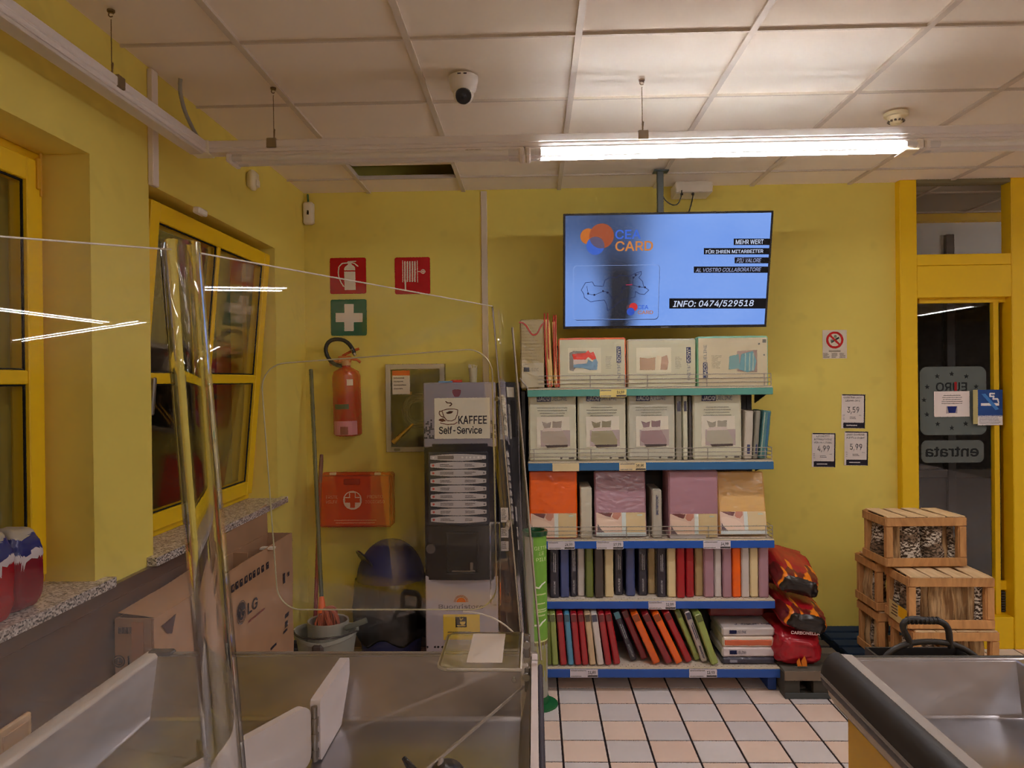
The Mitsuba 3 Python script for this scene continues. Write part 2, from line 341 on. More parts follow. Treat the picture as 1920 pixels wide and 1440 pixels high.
# vestibule shell
YV2 = 5.72
struct('vestibule_wall', cat(box([2.02, YB + .25, 0], [2.1, YV2, ZS]), box([7.0, YB + .25, 0], [7.1, YV2, ZS])), 'matte', (44, 44, 44))
struct('wall_back_right', box([6.95, YD + .06, 0], [XR, YB + .25, ZS]), 'wall_paint', None)
vc = []
for i in range(4, 12): vc.append(box([CX + .6 * i - .012, YB + .05, ZC], [CX + .6 * i + .012, YV2, ZC + .02]))
for j in (4, 5): vc.append(box([2.1, CY + .6 * j - .012, ZC + .0005], [7.0, CY + .6 * j + .012, ZC + .02]))
struct('vestibule_ceiling', box([2.1, YB + .05, ZC + .01], [7.0, YV2, ZC + .03]), 'matte', (170, 162, 148))
part('vestibule_ceiling', 'tee_bars', cat(vc), 'satin', (196, 183, 168), kind='stuff')
D2 = 'door_2'; labels[D2] = {'kind': 'structure', 'label': 'outer glass door of the dark vestibule'}
part(D2, 'beam', bar([2.1, YV2 - .06, 2.812], [7.0, YV2 + .04, ZC + .01]), 'satin', YEL)
for x in (2.75, 3.05, 3.95, 4.35, 5.3, 6.2): part(D2, 'post', bar([x, YV2 - .04, 0], [x + .06, YV2 + .02, 2.72]), 'satin', (36, 34, 30))
part(D2, 'rail', bar([2.1, YV2 - .03, .92], [7.0, YV2 + .02, .98]), 'satin', (60, 56, 50))
part(D2, 'panel', box([2.1, YV2 + .0, 2.22], [7.0, YV2 + .03, 2.812]), 'satin', (226, 230, 230))
part(D2, 'pane', quad(2.1, 7.0, YV2, .98, 2.22), 'pane', None)
part(D2, 'kick_panel', box([2.1, YV2 - .01, 0], [7.0, YV2 + .02, .92]), 'satin', (30, 29, 28))

W3 = 'window_3'; labels[W3] = {'kind': 'structure', 'label': 'yellow framed glass front going on to the right of the entrance door'}
part(W3, 'beam', bar([xd, YD, zb0], [6.95, YD + .10, zb1], .003), 'satin', YEL)
part(W3, 'foot_rail', bar([xd, YD, 0], [6.95, YD + .10, .12], .003), 'satin', YEL)
for x in (5.12, 6.87): part(W3, 'post', bar([x, YD - .002, 0], [x + .12, YD + .10, ZC + .01], .003), 'satin', YEL)
for a_, b_ in ((xd, 5.12), (5.24, 6.87)): part(W3, 'pane', cat(quad(a_, b_, YD + .05, .12, zb0), quad(a_, b_, YD + .05, zb1, ZC)), 'pane', None)
# decals and papers on the door pane
YP = 4.776
def dpoly(pts, Y=YP): return [tuple(at(x, y, Y)[[0, 2]]) for x, y in pts]
def onto(poly, Y, d=.0008): return front(flat(poly, d), 0, Y, 0)
def prect(x0, y0, x1, y1, Y, r=0):      # a rectangle given by two opposite corners seen in the photo
    a, b = at(x0, y0, Y), at(x1, y1, Y)
    return rrect(min(a[0], b[0]), min(a[2], b[2]), max(a[0], b[0]), max(a[2], b[2]), r)
def star(cx, cy, r):
    return sg.Polygon([(cx + (r if k % 2 == 0 else r * .42) * math.sin(k * math.pi / 5), cy + (r if k % 2 == 0 else r * .42) * math.cos(k * math.pi / 5)) for k in range(10)])
k = thing('door_decal', 'frosted square decal with a ring of stars and mirrored lettering on the entrance door pane', 'decal')
part(k, 'film', onto(prect(1724, 688, 1850, 815, YP, .045), YP), 'matte', (96, 104, 102))
stars = [star(*at(1680 + u / 3.6, 520 + v / 3.6, YP)[[0, 2]], .017) for u, v in ((277, 668), (375, 652), (474, 668), (210, 740), (540, 738), (188, 828), (208, 926), (280, 990), (376, 1016), (470, 988), (560, 828), (545, 926))]
for s in stars: part(k, 'star', onto(s, YP - .0008), 'matte', (34, 38, 40))
a = at(1813, 733, YP)
tx = text('EURO', .052, .19, True); tx.vertices[:, 0] *= -1; tx.invert()
part(k, 'lettering', front(tx, a[0], YP - .0008, a[2]), 'matte', (34, 38, 40))
part(k, 'stripe', onto(prect(1789, 716, 1794, 733, YP), YP - .0016), 'matte', (150, 36, 40))
k = thing('door_decal', 'frosted strip decal reading entrata in mirror writing, below the starred decal', 'decal')
part(k, 'film', onto(prect(1727, 826, 1845, 867, YP, .035), YP), 'matte', (92, 98, 96))
a = at(1835, 855, YP); tx = text('entrata', .062, .325, True); tx.vertices[:, 0] *= -1; tx.invert()
part(k, 'lettering', front(tx, a[0], YP - .0008, a[2]), 'matte', (30, 33, 34))
k = thing('notice', 'white printed notice taped to the entrance door pane', 'paper notice')
part(k, 'sheet', onto(prect(1751, 734, 1818, 781, YP - .004), YP - .004), 'matte', (236, 226, 222))
a, b = at(1762, 741, YP - .005), at(1808, 760, YP - .005)
part(k, 'print', onto(lines(a[0], b[0], a[2], .0125, 5, .004, 3, True), YP - .005, .0004), 'matte', (120, 116, 116))
part(k, 'picture', onto(prect(1774, 762, 1795, 775, YP - .005), YP - .005), 'matte', (176, 168, 172))
part(k, 'picture', onto(sg.Polygon(dpoly([(1776, 762), (1794, 762), (1791, 774), (1779, 774)], YP - .006)), YP - .006), 'matte', (34, 44, 112))
k = thing('no_smoking_sign', 'blue and white no smoking sign on the entrance door pane', 'sign')
YS = 4.752
part(k, 'backing', onto(prect(1824, 731, 1834, 795, YS), YS), 'satin', (186, 176, 120))
part(k, 'board', onto(prect(1833, 731, 1880, 781, YS), YS), 'satin', (22, 66, 138))
part(k, 'text_field', onto(prect(1833, 779, 1880, 797, YS), YS), 'satin', (226, 222, 222))
a, b = at(1836, 783, YS), at(1877, 795, YS)
part(k, 'print', onto(lines(a[0], b[0], a[2], .009, 5, .004, 5), YS - .001, .0004), 'matte', (150, 150, 160))
part(k, 'cigarette', onto(prect(1839, 756, 1873, 760.5, YS), YS - .001), 'matte', (236, 236, 240))
part(k, 'smoke', onto(sg.LineString(dpoly([(1872, 754), (1870, 748), (1862, 748), (1863, 743), (1856, 743), (1856, 738), (1864, 738)], YS)).buffer(.0045), YS - .001), 'matte', (236, 236, 240))
part(k, 'slash', onto(sg.Polygon(dpoly([(1840, 739), (1847, 738), (1873, 767), (1866, 769)], YS)), YS - .0016), 'matte', (72, 130, 200))

# ------------------------------------------------------------------ lighting tracks, hangers, tube lamps
WHT = (226, 218, 214)
YA, XA = 3.03, -1.335
def zA(py, px=700): return at(px, py, YA)[2]
ZT1, ZT0, ZTUBE = zA(262), zA(284.5), 2.575
def track_x(name_label, Y, x0, x1, hang):
    k = thing('light_track', name_label, 'light track')
    part(k, 'rail', cat(box([x0, Y - .03, ZT0 + .018], [x1, Y + .03, ZT1], .003), box([x0, Y - .026, ZT0 + .014], [x1, Y + .026, ZT0 + .019]), box([x0, Y - .03, ZT0], [x1, Y + .03, ZT0 + .015], .003)), 'satin', WHT)
    for x in hang: hanger(k, x, Y)
    return k
def hanger(k, x, Y, alongx=True):
    part(k, 'hanger', cat(tube([[x, Y, ZT1], [x, Y, ZC - .03]], .0016, 6), tube([[x, Y, ZT1], [x + .004, Y, ZT1 + .05]], .003, 6), lathe([[0, ZC - .006], [.012, ZC - .006], [.012, ZC], [0, ZC]], 12, x, Y), tube([[x + .008 * math.cos(a), Y, ZC - .014 + .008 * math.sin(a)] for a in np.linspace(0, 5.5, 12)], .002, 5)), 'metal', (130, 110, 84))
    part(k, 'clip', box([x - .02, Y - .034, ZT0 + .016], [x + .02, Y + .034, ZT1 + .006], .002) if alongx else box([x - .034, Y - .02, ZT0 + .016], [x + .034, Y + .02, ZT1 + .006], .002), 'metal', (150, 136, 116))
def lamp(label, c, length, ax, lit, group=None, hood=.034):
    """bare batten of two tubes side by side under the track; c = (x0, y) or (x, y0)"""
    k = thing('tube_lamp', label, 'lamp', group)
    def P(l, s, z): return [c[0] + l, c[1] + s, z] if ax == 'x' else [c[0] + s, c[1] + l, z]
    part(k, 'body', box(P(0, -hood, ZT0 - .032), P(length, hood, ZT0 - .001), .004), 'satin', WHT)
    for e, s in ((0, 1), (length, -1)):
        part(k, 'end_holder', cat(box(P(e, -.055, ZTUBE - .02), P(e + s * .022, .055, ZTUBE + .018), .006), box(P(e, -.03, ZTUBE), P(e + s * .018, .03, ZT0 - .005), .004)), 'satin', (224, 214, 204))
    for s in (-.036, .036):
        m = tube([P(.06, s, ZTUBE), P(length - .06, s, ZTUBE)], .013, 14)
        if lit:
            kk = number(k + '__tube'); emit(kk, m, TUBE, (230, 225, 215), 1.0, smooth=40)
        else: part(k, 'tube', m, 'gloss', (226, 220, 210), 40)
        for e0, e1 in ((.02, .062), (length - .062, length - .02)):
            part(k, 'tube_cap', tube([P(e0, s, ZTUBE), P(e1, s, ZTUBE)], .0137, 14), 'satin', (206, 200, 194), 40)
    return k
hx = [at(513, 225, YA)[0], at(1204, 210, YA)[0]]
tk = track_x('white light track running across the shop above the coffee machine and shelf', YA, XA + .03, XR - .5, hx + [hx[1] + 3.0, hx[1] + 4.4])
xl = [at(433, 305, YA)[0], at(985, 305, YA)[0], at(1722, 280, YA)[0]]
L0 = lamp('unlit pair of tubes on the track, left of the lit lamp', (xl[0], YA), xl[1] - xl[0] - .004, 'x', False)
L1 = lamp('glowing pair of tubes on the track above the television', (xl[1], YA), xl[2] - xl[1] - .004, 'x', True)
part(L1, 'rating_label', cat([box([at(u0, 265, YA)[0], YA - .0355, ZT0 - .024], [at(u1, 265, YA)[0], YA - .034, ZT0 - .010]) for u0, u1 in ((1528, 1555), (1558, 1585), (1587, 1615))]), 'matte', (120, 110, 96))
part(L0, 'rating_label', box([at(874, 265, YA)[0], YA - .0355, ZT0 - .024], [at(902, 265, YA)[0], YA - .034, ZT0 - .010]), 'matte', (140, 128, 112))
part(L1, 'reflector_flap', mv(box([xl[2] - .075, YA - .05, ZTUBE - .03], [xl[2] - .02, YA + .045, ZTUBE - .027], .001), 0, 0, .004), 'satin', (236, 220, 190))
lamp('unlit pair of tubes on the track, right of the lit lamp', (xl[2], YA), 1.2, 'x', False)
lamp('glowing pair of tubes at the right end of the track, out of the frame', (xl[2] + 3.2, YA), 1.56, 'x', True)
k = thing('light_track', 'white light track running along the left wall above the windows', 'light track')
part(k, 'rail', cat(box([XA - .03, -3.0, ZT0 + .018], [XA + .03, YA + .02, ZT1], .003), box([XA - .026, -3.0, ZT0 + .014], [XA + .026, YA + .02, ZT0 + .019]), box([XA - .03, -3.0, ZT0], [XA + .03, YA + .02, ZT0 + .015], .003)), 'satin', WHT)
part(k, 'corner_joint', box([XA - .034, YA - .034, ZT0 - .004], [XA + .04, YA + .034, ZT1 + .003], .004), 'satin', (232, 226, 206))
part(k, 'blank_cover', box([XA - .026, -3.0, ZT0 - .012], [XA + .026, YA - .05, ZT0], .002), 'satin', (206, 198, 190))
hanger(k, XA, atz(165, 20, ZC)[1], False)
a = at(372, 186, YA - .1)
pth = smoothpath([[XA - .03, YA - .12, ZC - .004], [XA - .035, YA - .10, ZC - .08], [XA - .02, YA - .06, ZC - .16], [XA + .0, YA - .02, ZT1]], 6)
solo('power_cable', 'grey cable dropping from the ceiling to the corner of the light tracks', 'cable', tube(pth, .008), 'satin', (150, 146, 138), 60)
# the shop goes on behind the photographer: three more tracks
def track_y(label, X, y0, y1, hang):
    k = thing('light_track', label, 'light track')
    part(k, 'rail', cat(box([X - .03, y0, ZT0 + .018], [X + .03, y1, ZT1], .003), box([X - .026, y0, ZT0 + .014], [X + .026, y1, ZT0 + .019]), box([X - .03, y0, ZT0], [X + .03, y1, ZT0 + .015], .003)), 'satin', WHT)
    for y in hang: hanger(k, X, y, False)
BL, BG = 'pair of fluorescent tubes hanging over the shop behind the checkout', 'tube lamps behind the checkout'
track_y('white light track running back through the shop on the right of the checkout', 2.62, -8.5, YA - .04, [1.0, -1.6, -4.4])
for y, lit in ((1.25, 1), (-.36, 0), (-4.1, 1), (-6.6, 1)): lamp(BL, (2.62, y), 1.56, 'y', lit, BG, .085)
track_y('white light track running back through the far right of the shop', 5.65, -8.5, YA - .04, [1.0, -1.9, -4.4])
for y, lit in ((.9, 1), (-1.8, 1), (-5.2, 1)): lamp(BL, (5.65, y), 1.56, 'y', lit, BG, .085)
track_x('white light track running across the shop behind the checkout', -2.83, XL + .2, 2.55, [-.6, 1.0])
for x, lit in ((-.75, 1), (.98, 1)): lamp(BL, (x, -2.83), 1.56, 'x', lit, BG, .085)
track_y('short white light track over the checkout behind the photographer', .62, -2.78, .5, [-1.6, .2])
lamp(BL, (.62, -1.55), 1.56, 'y', 1, BG, .085)

# ------------------------------------------------------------------ small devices
a = at(869, 163, 2.97); cx, cy = a[0], 2.97
k = thing('security_camera', 'white turret camera on the ceiling', 'security camera')
part(k, 'base', lathe([[0, ZC], [.058, ZC], [.058, ZC - .012], [.050, ZC - .05], [.040, ZC - .062], [0, ZC - .062]], 32, cx, cy), 'satin', (226, 220, 214), 40)
ball = trimesh.creation.icosphere(4, .041); ball.apply_translation([cx, cy, ZC - .066])
part(k, 'ball', ball, 'satin', (222, 216, 210), True)
d = np.array([-cx * .25, -1, -.62]); d /= np.linalg.norm(d); o = np.array([cx, cy, ZC - .066])
part(k, 'lens_face', tube([o + d * .026, o + d * .0425], [.0315, .030], 28), 'gloss', (14, 13, 14), 40)
part(k, 'lens', tube([o + d * .0425, o + d * .0445], [.012, .008], 20), 'gloss', (30, 32, 40), 40)
part(k, 'maker_mark', box([cx - .018, cy - .0575, ZC - .009], [cx + .018, cy - .056, ZC - .004]), 'matte', (60, 50, 60))
a = atz(1680, 212, ZC)
k = thing('smoke_detector', 'cream smoke detector on the ceiling', 'smoke detector')
part(k, 'base', lathe([[0, ZC], [.052, ZC], [.052, ZC - .014], [.046, ZC - .018], [0, ZC - .018]], 32, a[0], a[1]), 'satin', (222, 206, 170), 40)
part(k, 'sensor_head', lathe([[0, ZC - .018], [.040, ZC - .018], [.034, ZC - .034], [.026, ZC - .042], [.022, ZC - .050], [0, ZC - .050]], 32, a[0], a[1]), 'satin', (226, 208, 168), 40)
part(k, 'vent', cat([box([a[0] + .032 * math.cos(t) - .004, a[1] + .032 * math.sin(t) - .004, ZC - .042], [a[0] + .032 * math.cos(t) + .004, a[1] + .032 * math.sin(t) + .004, ZC - .035]) for t in np.linspace(0, 6.28, 12, False)]), 'matte', (90, 76, 60))
a = atx(475, 338, XL + .03)
k = thing('motion_sensor', 'white rounded motion sensor on the left wall behind the unlit tubes', 'motion sensor')
part(k, 'housing', box([XL, a[1] - .035, a[2] - .05], [XL + .055, a[1] + .035, a[2] + .05], .02), 'satin', (228, 216, 180), 50)
part(k, 'lens', box([XL + .05, a[1] - .02, a[2] - .035], [XL + .058, a[1] + .02, a[2] + .0], .004), 'gloss', (236, 228, 210))
a = at(581, 402, YB)
k = thing('motion_sensor', 'white motion sensor high in the corner of the back wall, fed by a green cable', 'motion sensor')
part(k, 'housing', box([a[0] - .034, YB - .05, a[2] - .07], [a[0] + .034, YB, a[2] + .07], .012), 'satin', (226, 216, 196), 50)
part(k, 'lens', box([a[0] - .004, YB - .053, a[2] - .012], [a[0] + .008, YB - .05, a[2] + .014], .001), 'gloss', (40, 30, 26))
part(k, 'cable', tube([[a[0] - .006, YB - .01, a[2] + .065], [a[0] - .01, YB - .01, ZC]], .006), 'satin', (60, 96, 60))

# ------------------------------------------------------------------ wall signs
def sign_plate(label, x0, y0, x1, y1, col, rad=.012):
    k = thing('safety_sign', label, 'sign')
    Y = YB - .003
    part(k, 'plate', onto(prect(x0, y0, x1, y1, Y, rad), Y, .002), 'satin', col)
    return k, Y - .002
def pp(pts, Y): return sg.Polygon([tuple(at(x, y, Y)[[0, 2]]) for x, y in pts])
def ln(pts, Y, w): return sg.LineString([tuple(at(x, y, Y)[[0, 2]]) for x, y in pts]).buffer(w, 4)
def cz(u, v): return (600 + u / 5.333, 460 + v / 5.333)
WH = (226, 214, 196)
k, Y = sign_plate('red fire extinguisher sign, left of the red hose sign', 618.5, 484, 687, 550.5, (172, 6, 14))
g = shapely.union_all([pp([cz(*q) for q in ((242, 250), (352, 250), (350, 215), (315, 190), (312, 165), (282, 165), (280, 192), (245, 220))], Y), pp([cz(*q) for q in ((242, 262), (352, 262), (357, 446), (247, 446))], Y),
    ln([cz(*q) for q in ((285, 175), (220, 182), (190, 215), (182, 275), (192, 330), (215, 380), (238, 412))], Y, .0035), ln([cz(*q) for q in ((280, 165), (358, 160))], Y, .0035), ln([cz(*q) for q in ((312, 172), (345, 180), (378, 208))], Y, .0035)])
part(k, 'symbol', onto(g, Y), 'matte', WH)
k, Y = sign_plate('red fire hose sign, right of the extinguisher sign', 740, 483, 807, 551, (172, 6, 14))
g = [ln([cz(x, 165), cz(x, 360)], Y, .0045) for x in (849, 874, 899, 924, 949)] + [ln([cz(826, 155), cz(829, 368)], Y, .0025), ln([cz(972, 155), cz(976, 368)], Y, .0025), ln([cz(853, 350), cz(855, 450)], Y, .0045), ln([cz(976, 263), cz(1010, 263)], Y, .002)]
c = at(*cz(1030, 262), Y)
g += [sg.Point(c[0], c[2]).buffer(.0145, 12).difference(sg.Point(c[0], c[2]).buffer(.010, 12)), sg.Point(c[0], c[2]).buffer(.0055, 8), sg.box(c[0] - .011, c[2] - .0012, c[0] + .011, c[2] + .0012), sg.box(c[0] - .0012, c[2] - .011, c[0] + .0012, c[2] + .011)]
part(k, 'symbol', onto(shapely.union_all(g), Y), 'matte', WH)
k, Y = sign_plate('green first aid sign with a white cross', 620, 562, 688, 629, (14, 92, 58))
g = shapely.union_all([pp([cz(*q) for q in ((243, 587), (337, 587), (337, 858), (243, 858))], Y), pp([cz(*q) for q in ((157, 677), (426, 677), (426, 768), (157, 768))], Y)])
part(k, 'symbol', onto(g, Y), 'film', WH)

# no smoking sheet and three price sheets right of the shelf unit
Y = YB - .002
k = thing('no_smoking_sign', 'white no smoking sheet with a red ring on the yellow wall', 'sign')
part(k, 'sheet', onto(prect(1542, 619, 1588, 672, Y), Y), 'matte', (218, 208, 190))
c = at(1565, 637.5, Y); R1 = .053
ring = sg.Point(c[0], c[2]).buffer(R1, 24).difference(sg.Point(c[0], c[2]).buffer(R1 * .74, 24)).union(sa.rotate(sg.box(c[0] - R1 * .85, c[2] - .006, c[0] + R1 * .85, c[2] + .006), -45, origin=(c[0], c[2])))
part(k, 'cigarette', onto(sa.rotate(sg.box(c[0] - .026, c[2] - .006, c[0] + .03, c[2] + .004), 32, origin=(c[0], c[2])), Y - .0008), 'matte', (40, 44, 40))
part(k, 'smoke', onto(shapely.union_all([sg.Point(c[0] + .004, c[2] + .022).buffer(.009), sg.Point(c[0] - .018, c[2] - .004).buffer(.008)]), Y - .0008), 'matte', (120, 130, 110))
part(k, 'ring', onto(ring, Y - .0016), 'matte', (186, 44, 44))
for x0, x1 in ((1543.5, 1556), (1559, 1571), (1574, 1586)):
    a, b = at(x0, 662, Y), at(x1, 671, Y); part(k, 'print', onto(lines(a[0], b[0], a[2], .0065, 5, .004, int(x0)), Y - .001, .0004), 'matte', (150, 140, 122))
a, b = at(1554, 657, Y), at(1576, 660, Y); part(k, 'print', onto(sg.box(a[0], b[2], b[0], a[2]), Y - .001, .0004), 'matte', (160, 148, 130))
def price_sheet(x0, y0, price, rows, where):
    k = thing('price_sheet', f'white price sheet reading {price}, {where}', 'price sheet')
    w, h = .144, .212; a = at(x0, y0, Y); X, Z = a[0], a[2]
    lean = rot
    def pl(poly, d, name, col):
        m = front(flat(poly, .0007), X, Y - d, Z - h); part(k, name, rot(m, 1.2, [0, 1, 0], [X + w / 2, Y, Z]), 'matte', col)
    pl(sg.box(0, 0, w, h), .001, 'sheet', (222, 212, 206))
    pl(shapely.union_all([sg.box(.004, h - .008, w, h - .001), sg.box(w - .007, .0, w, h - .002), sg.box(.012, .002, w - .003, .036)]), .0018, 'black_border', (38, 34, 44))
    tx = text(price, .036, .074); part(k, 'price', rot(front(tx, X + .034, Y - .0018, Z - h + .098), 1.2, [0, 1, 0], [X + w / 2, Y, Z]), 'matte', (44, 40, 44))
    for i, r in enumerate(rows):
        part(k, 'heading', rot(front(text(r, .0115, min(.112, .0098 * len(r)), align='c'), X + w * .47, Y - .0018, Z - .026 - .0195 * i), 1.2, [0, 1, 0], [X + w / 2, Y, Z]), 'matte', (70, 66, 68))
    for g_ in (lines(.05, .1, .072, .009, 2, .004, 3), lines(.008, .024, .083, .012, 3, .003, 4), lines(.108, .13, .083, .01, 1, .003, 4)): pl(g_, .0018, 'small_print', (130, 124, 124))
    pl(lines(.03, .125, .022, .02, 1, .006, 8), .0024, 'footer', (210, 204, 204))
price_sheet(1578, 739.5, '3,59', ['CARBONELLA DI', 'LEGNA 3KG'], 'uppermost of the three on the wall')
price_sheet(1522.5, 812, '4,99', ['LEGNETTI', 'ACCENDIFUOCO', 'SCATOLA 15DMC'], 'lower left of the three on the wall')
price_sheet(1583.5, 809, '5,99', ['LEGNA DA ARDERE', 'SCATOLA 28 DMC'], 'lower right of the three on the wall')

# ------------------------------------------------------------------ television hanging from the ceiling
k = thing('television', 'flat television hanging from the ceiling, showing a blue advertising slide', 'television')
Yt, Yb_ = 4.10, 4.245
tl, tr, bl, br = at(1057.5, 401, Yt), at(1450.5, 395, Yt), at(1056, 617, Yb_), at(1436.5, 612.5, Yb_)
U = np.array([1.0, 0, (tr[2] - tl[2]) / (tr[0] - tl[0])]); U /= np.linalg.norm(U)
Vv = ((tl + tr) - (bl + br)) / 2; Vv -= (Vv @ U) * U; TH = np.linalg.norm(Vv); Vv /= TH
N = np.cross(U, Vv); O = (bl + br) / 2; TW = ((tr - tl) @ U + (br - bl) @ U) / 2; O = O - U * TW / 2
TV = np.eye(4); TV[:3, 0], TV[:3, 1], TV[:3, 2], TV[:3, 3] = U, Vv, N, O
def tvl(px, py):
    d = ray(px, py); t = ((O - CAM) @ N) / (d @ N); q = CAM + d * t - O
    return (q @ U, q @ Vv)
def cv(u, v): return tvl(1030 + u / 4.267, 340 + v / 4.267)
def tvp(poly, z, d=.0004): return xf(mv(flat(poly, d), 0, 0, z), TV)
B = .010
part(k, 'housing', xf(cat(box([0, 0, -.045], [TW, TH, -.004], .006), box([.25, .05, -.075], [TW - .25, TH * .6, -.045], .01)), TV), 'satin', (18, 18, 22))
part(k, 'bezel', xf(cat(box([0, 0, -.005], [TW, B * 1.4, .004]), box([0, TH - B, -.005], [TW, TH, .004]), box([0, 0, -.005], [B, TH, .004]), box([TW - B, 0, -.005], [TW, TH, .004])), TV), 'gloss', (16, 15, 18))
part(k, 'maker_mark', xf(box([TW / 2 - .02, .002, .004], [TW / 2 + .02, .008, .0055]), TV), 'satin', (90, 90, 96))
nx = 40; X_, Y_ = np.meshgrid([B, TW - B], [B * 1.4, TH - B])
sv = np.array([[B, B * 1.4, 0], [TW - B, B * 1.4, 0], [TW - B, TH - B, 0], [B, TH - B, 0]]); scr = trimesh.Trimesh(sv, [[0, 1, 2], [0, 2, 3]], process=False); scr.apply_transform(TV)
def slide(p, n, uv):        # a pale blue slide with the dark out-of-focus figure that crosses it
    u, v = uv.x, uv.y
    c = .262 + .015 * dr.sin(v * 5)
    wd = mikit.smoothstep(1.0, .12, dr.abs(u - c) / (.13 + .10 * v)) * (1 - .50 * mikit.smoothstep(.35, 1.05, v))
    side = mikit.smoothstep(.62, .2, u) * mikit.smoothstep(.25, 1.0, v) * .6 + mikit.smoothstep(.5, .05, u) * .15
    sky_ = mikit.mix((.155, .315, .80), (.20, .36, .83), mikit.fbm(u * 5, v * 4, 0, 2)) * (1 - side)
    return mikit.mix(sky_, (.008, .012, .022), dr.clip(wd * 1.05, 0, 1)) * .84
emit(number(k + '__screen'), scr, mikit.proc(slide), (10, 10, 12), 1.0, uv=np.array([[0, 0], [1, 0], [1, 1], [0, 1.0]]), mat='gloss')
def glow(name, poly, z, rgb, s=.74):
    kk = number(k + '__' + name); emit(kk, tvp(poly, z) if not isinstance(poly, trimesh.Trimesh) else poly, [s * c for c in lin(*rgb)], (12, 12, 12), 0.0)
def circ(u, v, r): 
    c = cv(u, v); return sg.Point(c).buffer(r / 4.267 * .0029, 24)
def ltr(s, u0, v0, u1, v1, z, bold=True, shear=0):
    a, b = cv(u0, v1), cv(u1, v0); m = text(s, b[1] - a[1], b[0] - a[0], bold, shear, .0004); m = mv(m, a[0], a[1], z); return xf(m, TV)
glow('logo_disc', circ(310, 440, 62), .0006, (196, 108, 44))
glow('logo_disc', circ(418, 437, 98), .0012, (160, 78, 48))
glow('logo_disc', circ(368, 516, 72), .0018, (62, 100, 200))
glow('logo_disc', circ(368, 516, 72).intersection(circ(418, 437, 98)), .0024, (96, 84, 110))
glow('lettering', ltr('CEA', 527, 388, 733, 460, .001), 0, (62, 104, 214)); glow('lettering', ltr('CARD', 527, 478, 830, 556, .001), 0, (206, 128, 66))
a, b = cv(190, 1108), cv(882, 666)
glow('card_shadow', rrect(a[0] + .004, a[1] - .004, b[0] + .002, b[1], .02).difference(rrect(a[0], a[1], b[0], b[1], .02)), .0006, (48, 70, 120))
glow('card_edge', rrect(a[0], a[1], b[0], b[1], .02).difference(rrect(a[0] + .0018, a[1] + .0018, b[0] - .0018, b[1] - .0018, .019)), .0006, (150, 176, 236))
mp = [(255, 870), (290, 810), (345, 805), (360, 835), (430, 840), (445, 790), (490, 765), (540, 770), (560, 750), (640, 760), (690, 735), (735, 720), (735, 745), (715, 770), (745, 800), (755, 840), (795, 870), (760, 905), (720, 900), (690, 880), (685, 925), (620, 940), (575, 950), (545, 975), (520, 1000), (465, 1035), (460, 990), (440, 950), (380, 955), (330, 965), (310, 950), (280, 930), (275, 900), (255, 870)]
mpl = sg.LineString([cv(*q) for q in mp])
glow('map_outline', mpl.buffer(.0014), .0014, (34, 44, 88)); 
rt = [(300, 840), (310, 900), (360, 910), (430, 880), (470, 885), (510, 950), (575, 890), (590, 840), (650, 825), (720, 845), (770, 850)]
glow('map_route', sg.LineString([cv(*q) for q in rt]).buffer(.0011).union(sg.LineString([cv(*q) for q in ((540, 785), (590, 840))]).buffer(.0011)).union(sg.LineString([cv(*q) for q in ((665, 825), (672, 770), (720, 735))]).buffer(.0011)).union(shapely.union_all([circ(x, y, 8) for x, y in ((310, 898), (360, 908), (430, 878), (465, 890), (500, 930), (580, 885), (600, 855), (720, 843), (765, 848), (672, 770), (690, 748))])), .002, (30, 34, 66))
glow('map_route_mark', sg.LineString([cv(*q) for q in ((615, 828), (660, 826))]).buffer(.0028), .0026, (170, 50, 80))
glow('logo_disc', circ(645, 1012, 30), .001, (84, 60, 70)); glow('logo_disc', circ(672, 1005, 34), .0014, (206, 52, 52)); glow('logo_disc', circ(650, 1042, 32), .0018, (50, 84, 190))
glow('lettering', ltr('CEA', 708, 990, 792, 1022, .001), 0, (62, 104, 214)); glow('lettering', ltr('CARD', 708, 1034, 830, 1062, .001), 0, (190, 120, 84))
for s, u0, v0, u1, v1, tu, te, sh in (('MEHR WERT', 1475, 458, 1768, 510, 1490, 1715, 0), ('FÜR IHREN MITARBEITER', 1236, 534, 1762, 584, 1250, 1712, 0), ('PIÙ VALORE', 1482, 608, 1756, 656, 1496, 1690, .2), ('AL VOSTRO COLLABORATORE', 1156, 682, 1752, 732, 1170, 1690, .2), ('INFO: 0474/529518', 960, 936, 1735, 1018, 988, 1632, .18)):
    part(k, 'caption_bar', tvp(sg.Polygon([cv(u0, v0), cv(u1, v0), cv(u1, v1), cv(u0, v1)]), .0006), 'matte', (10, 10, 14))
    p_ = 14 if len(s) == 17 else 7
    glow('caption', ltr(s, tu, v0 + p_ + (4 if s[0] == 'F' else 0), te, v1 - p_, .0012, True, sh), 0, (206, 218, 246) if sh != .2 else (150, 160, 200))
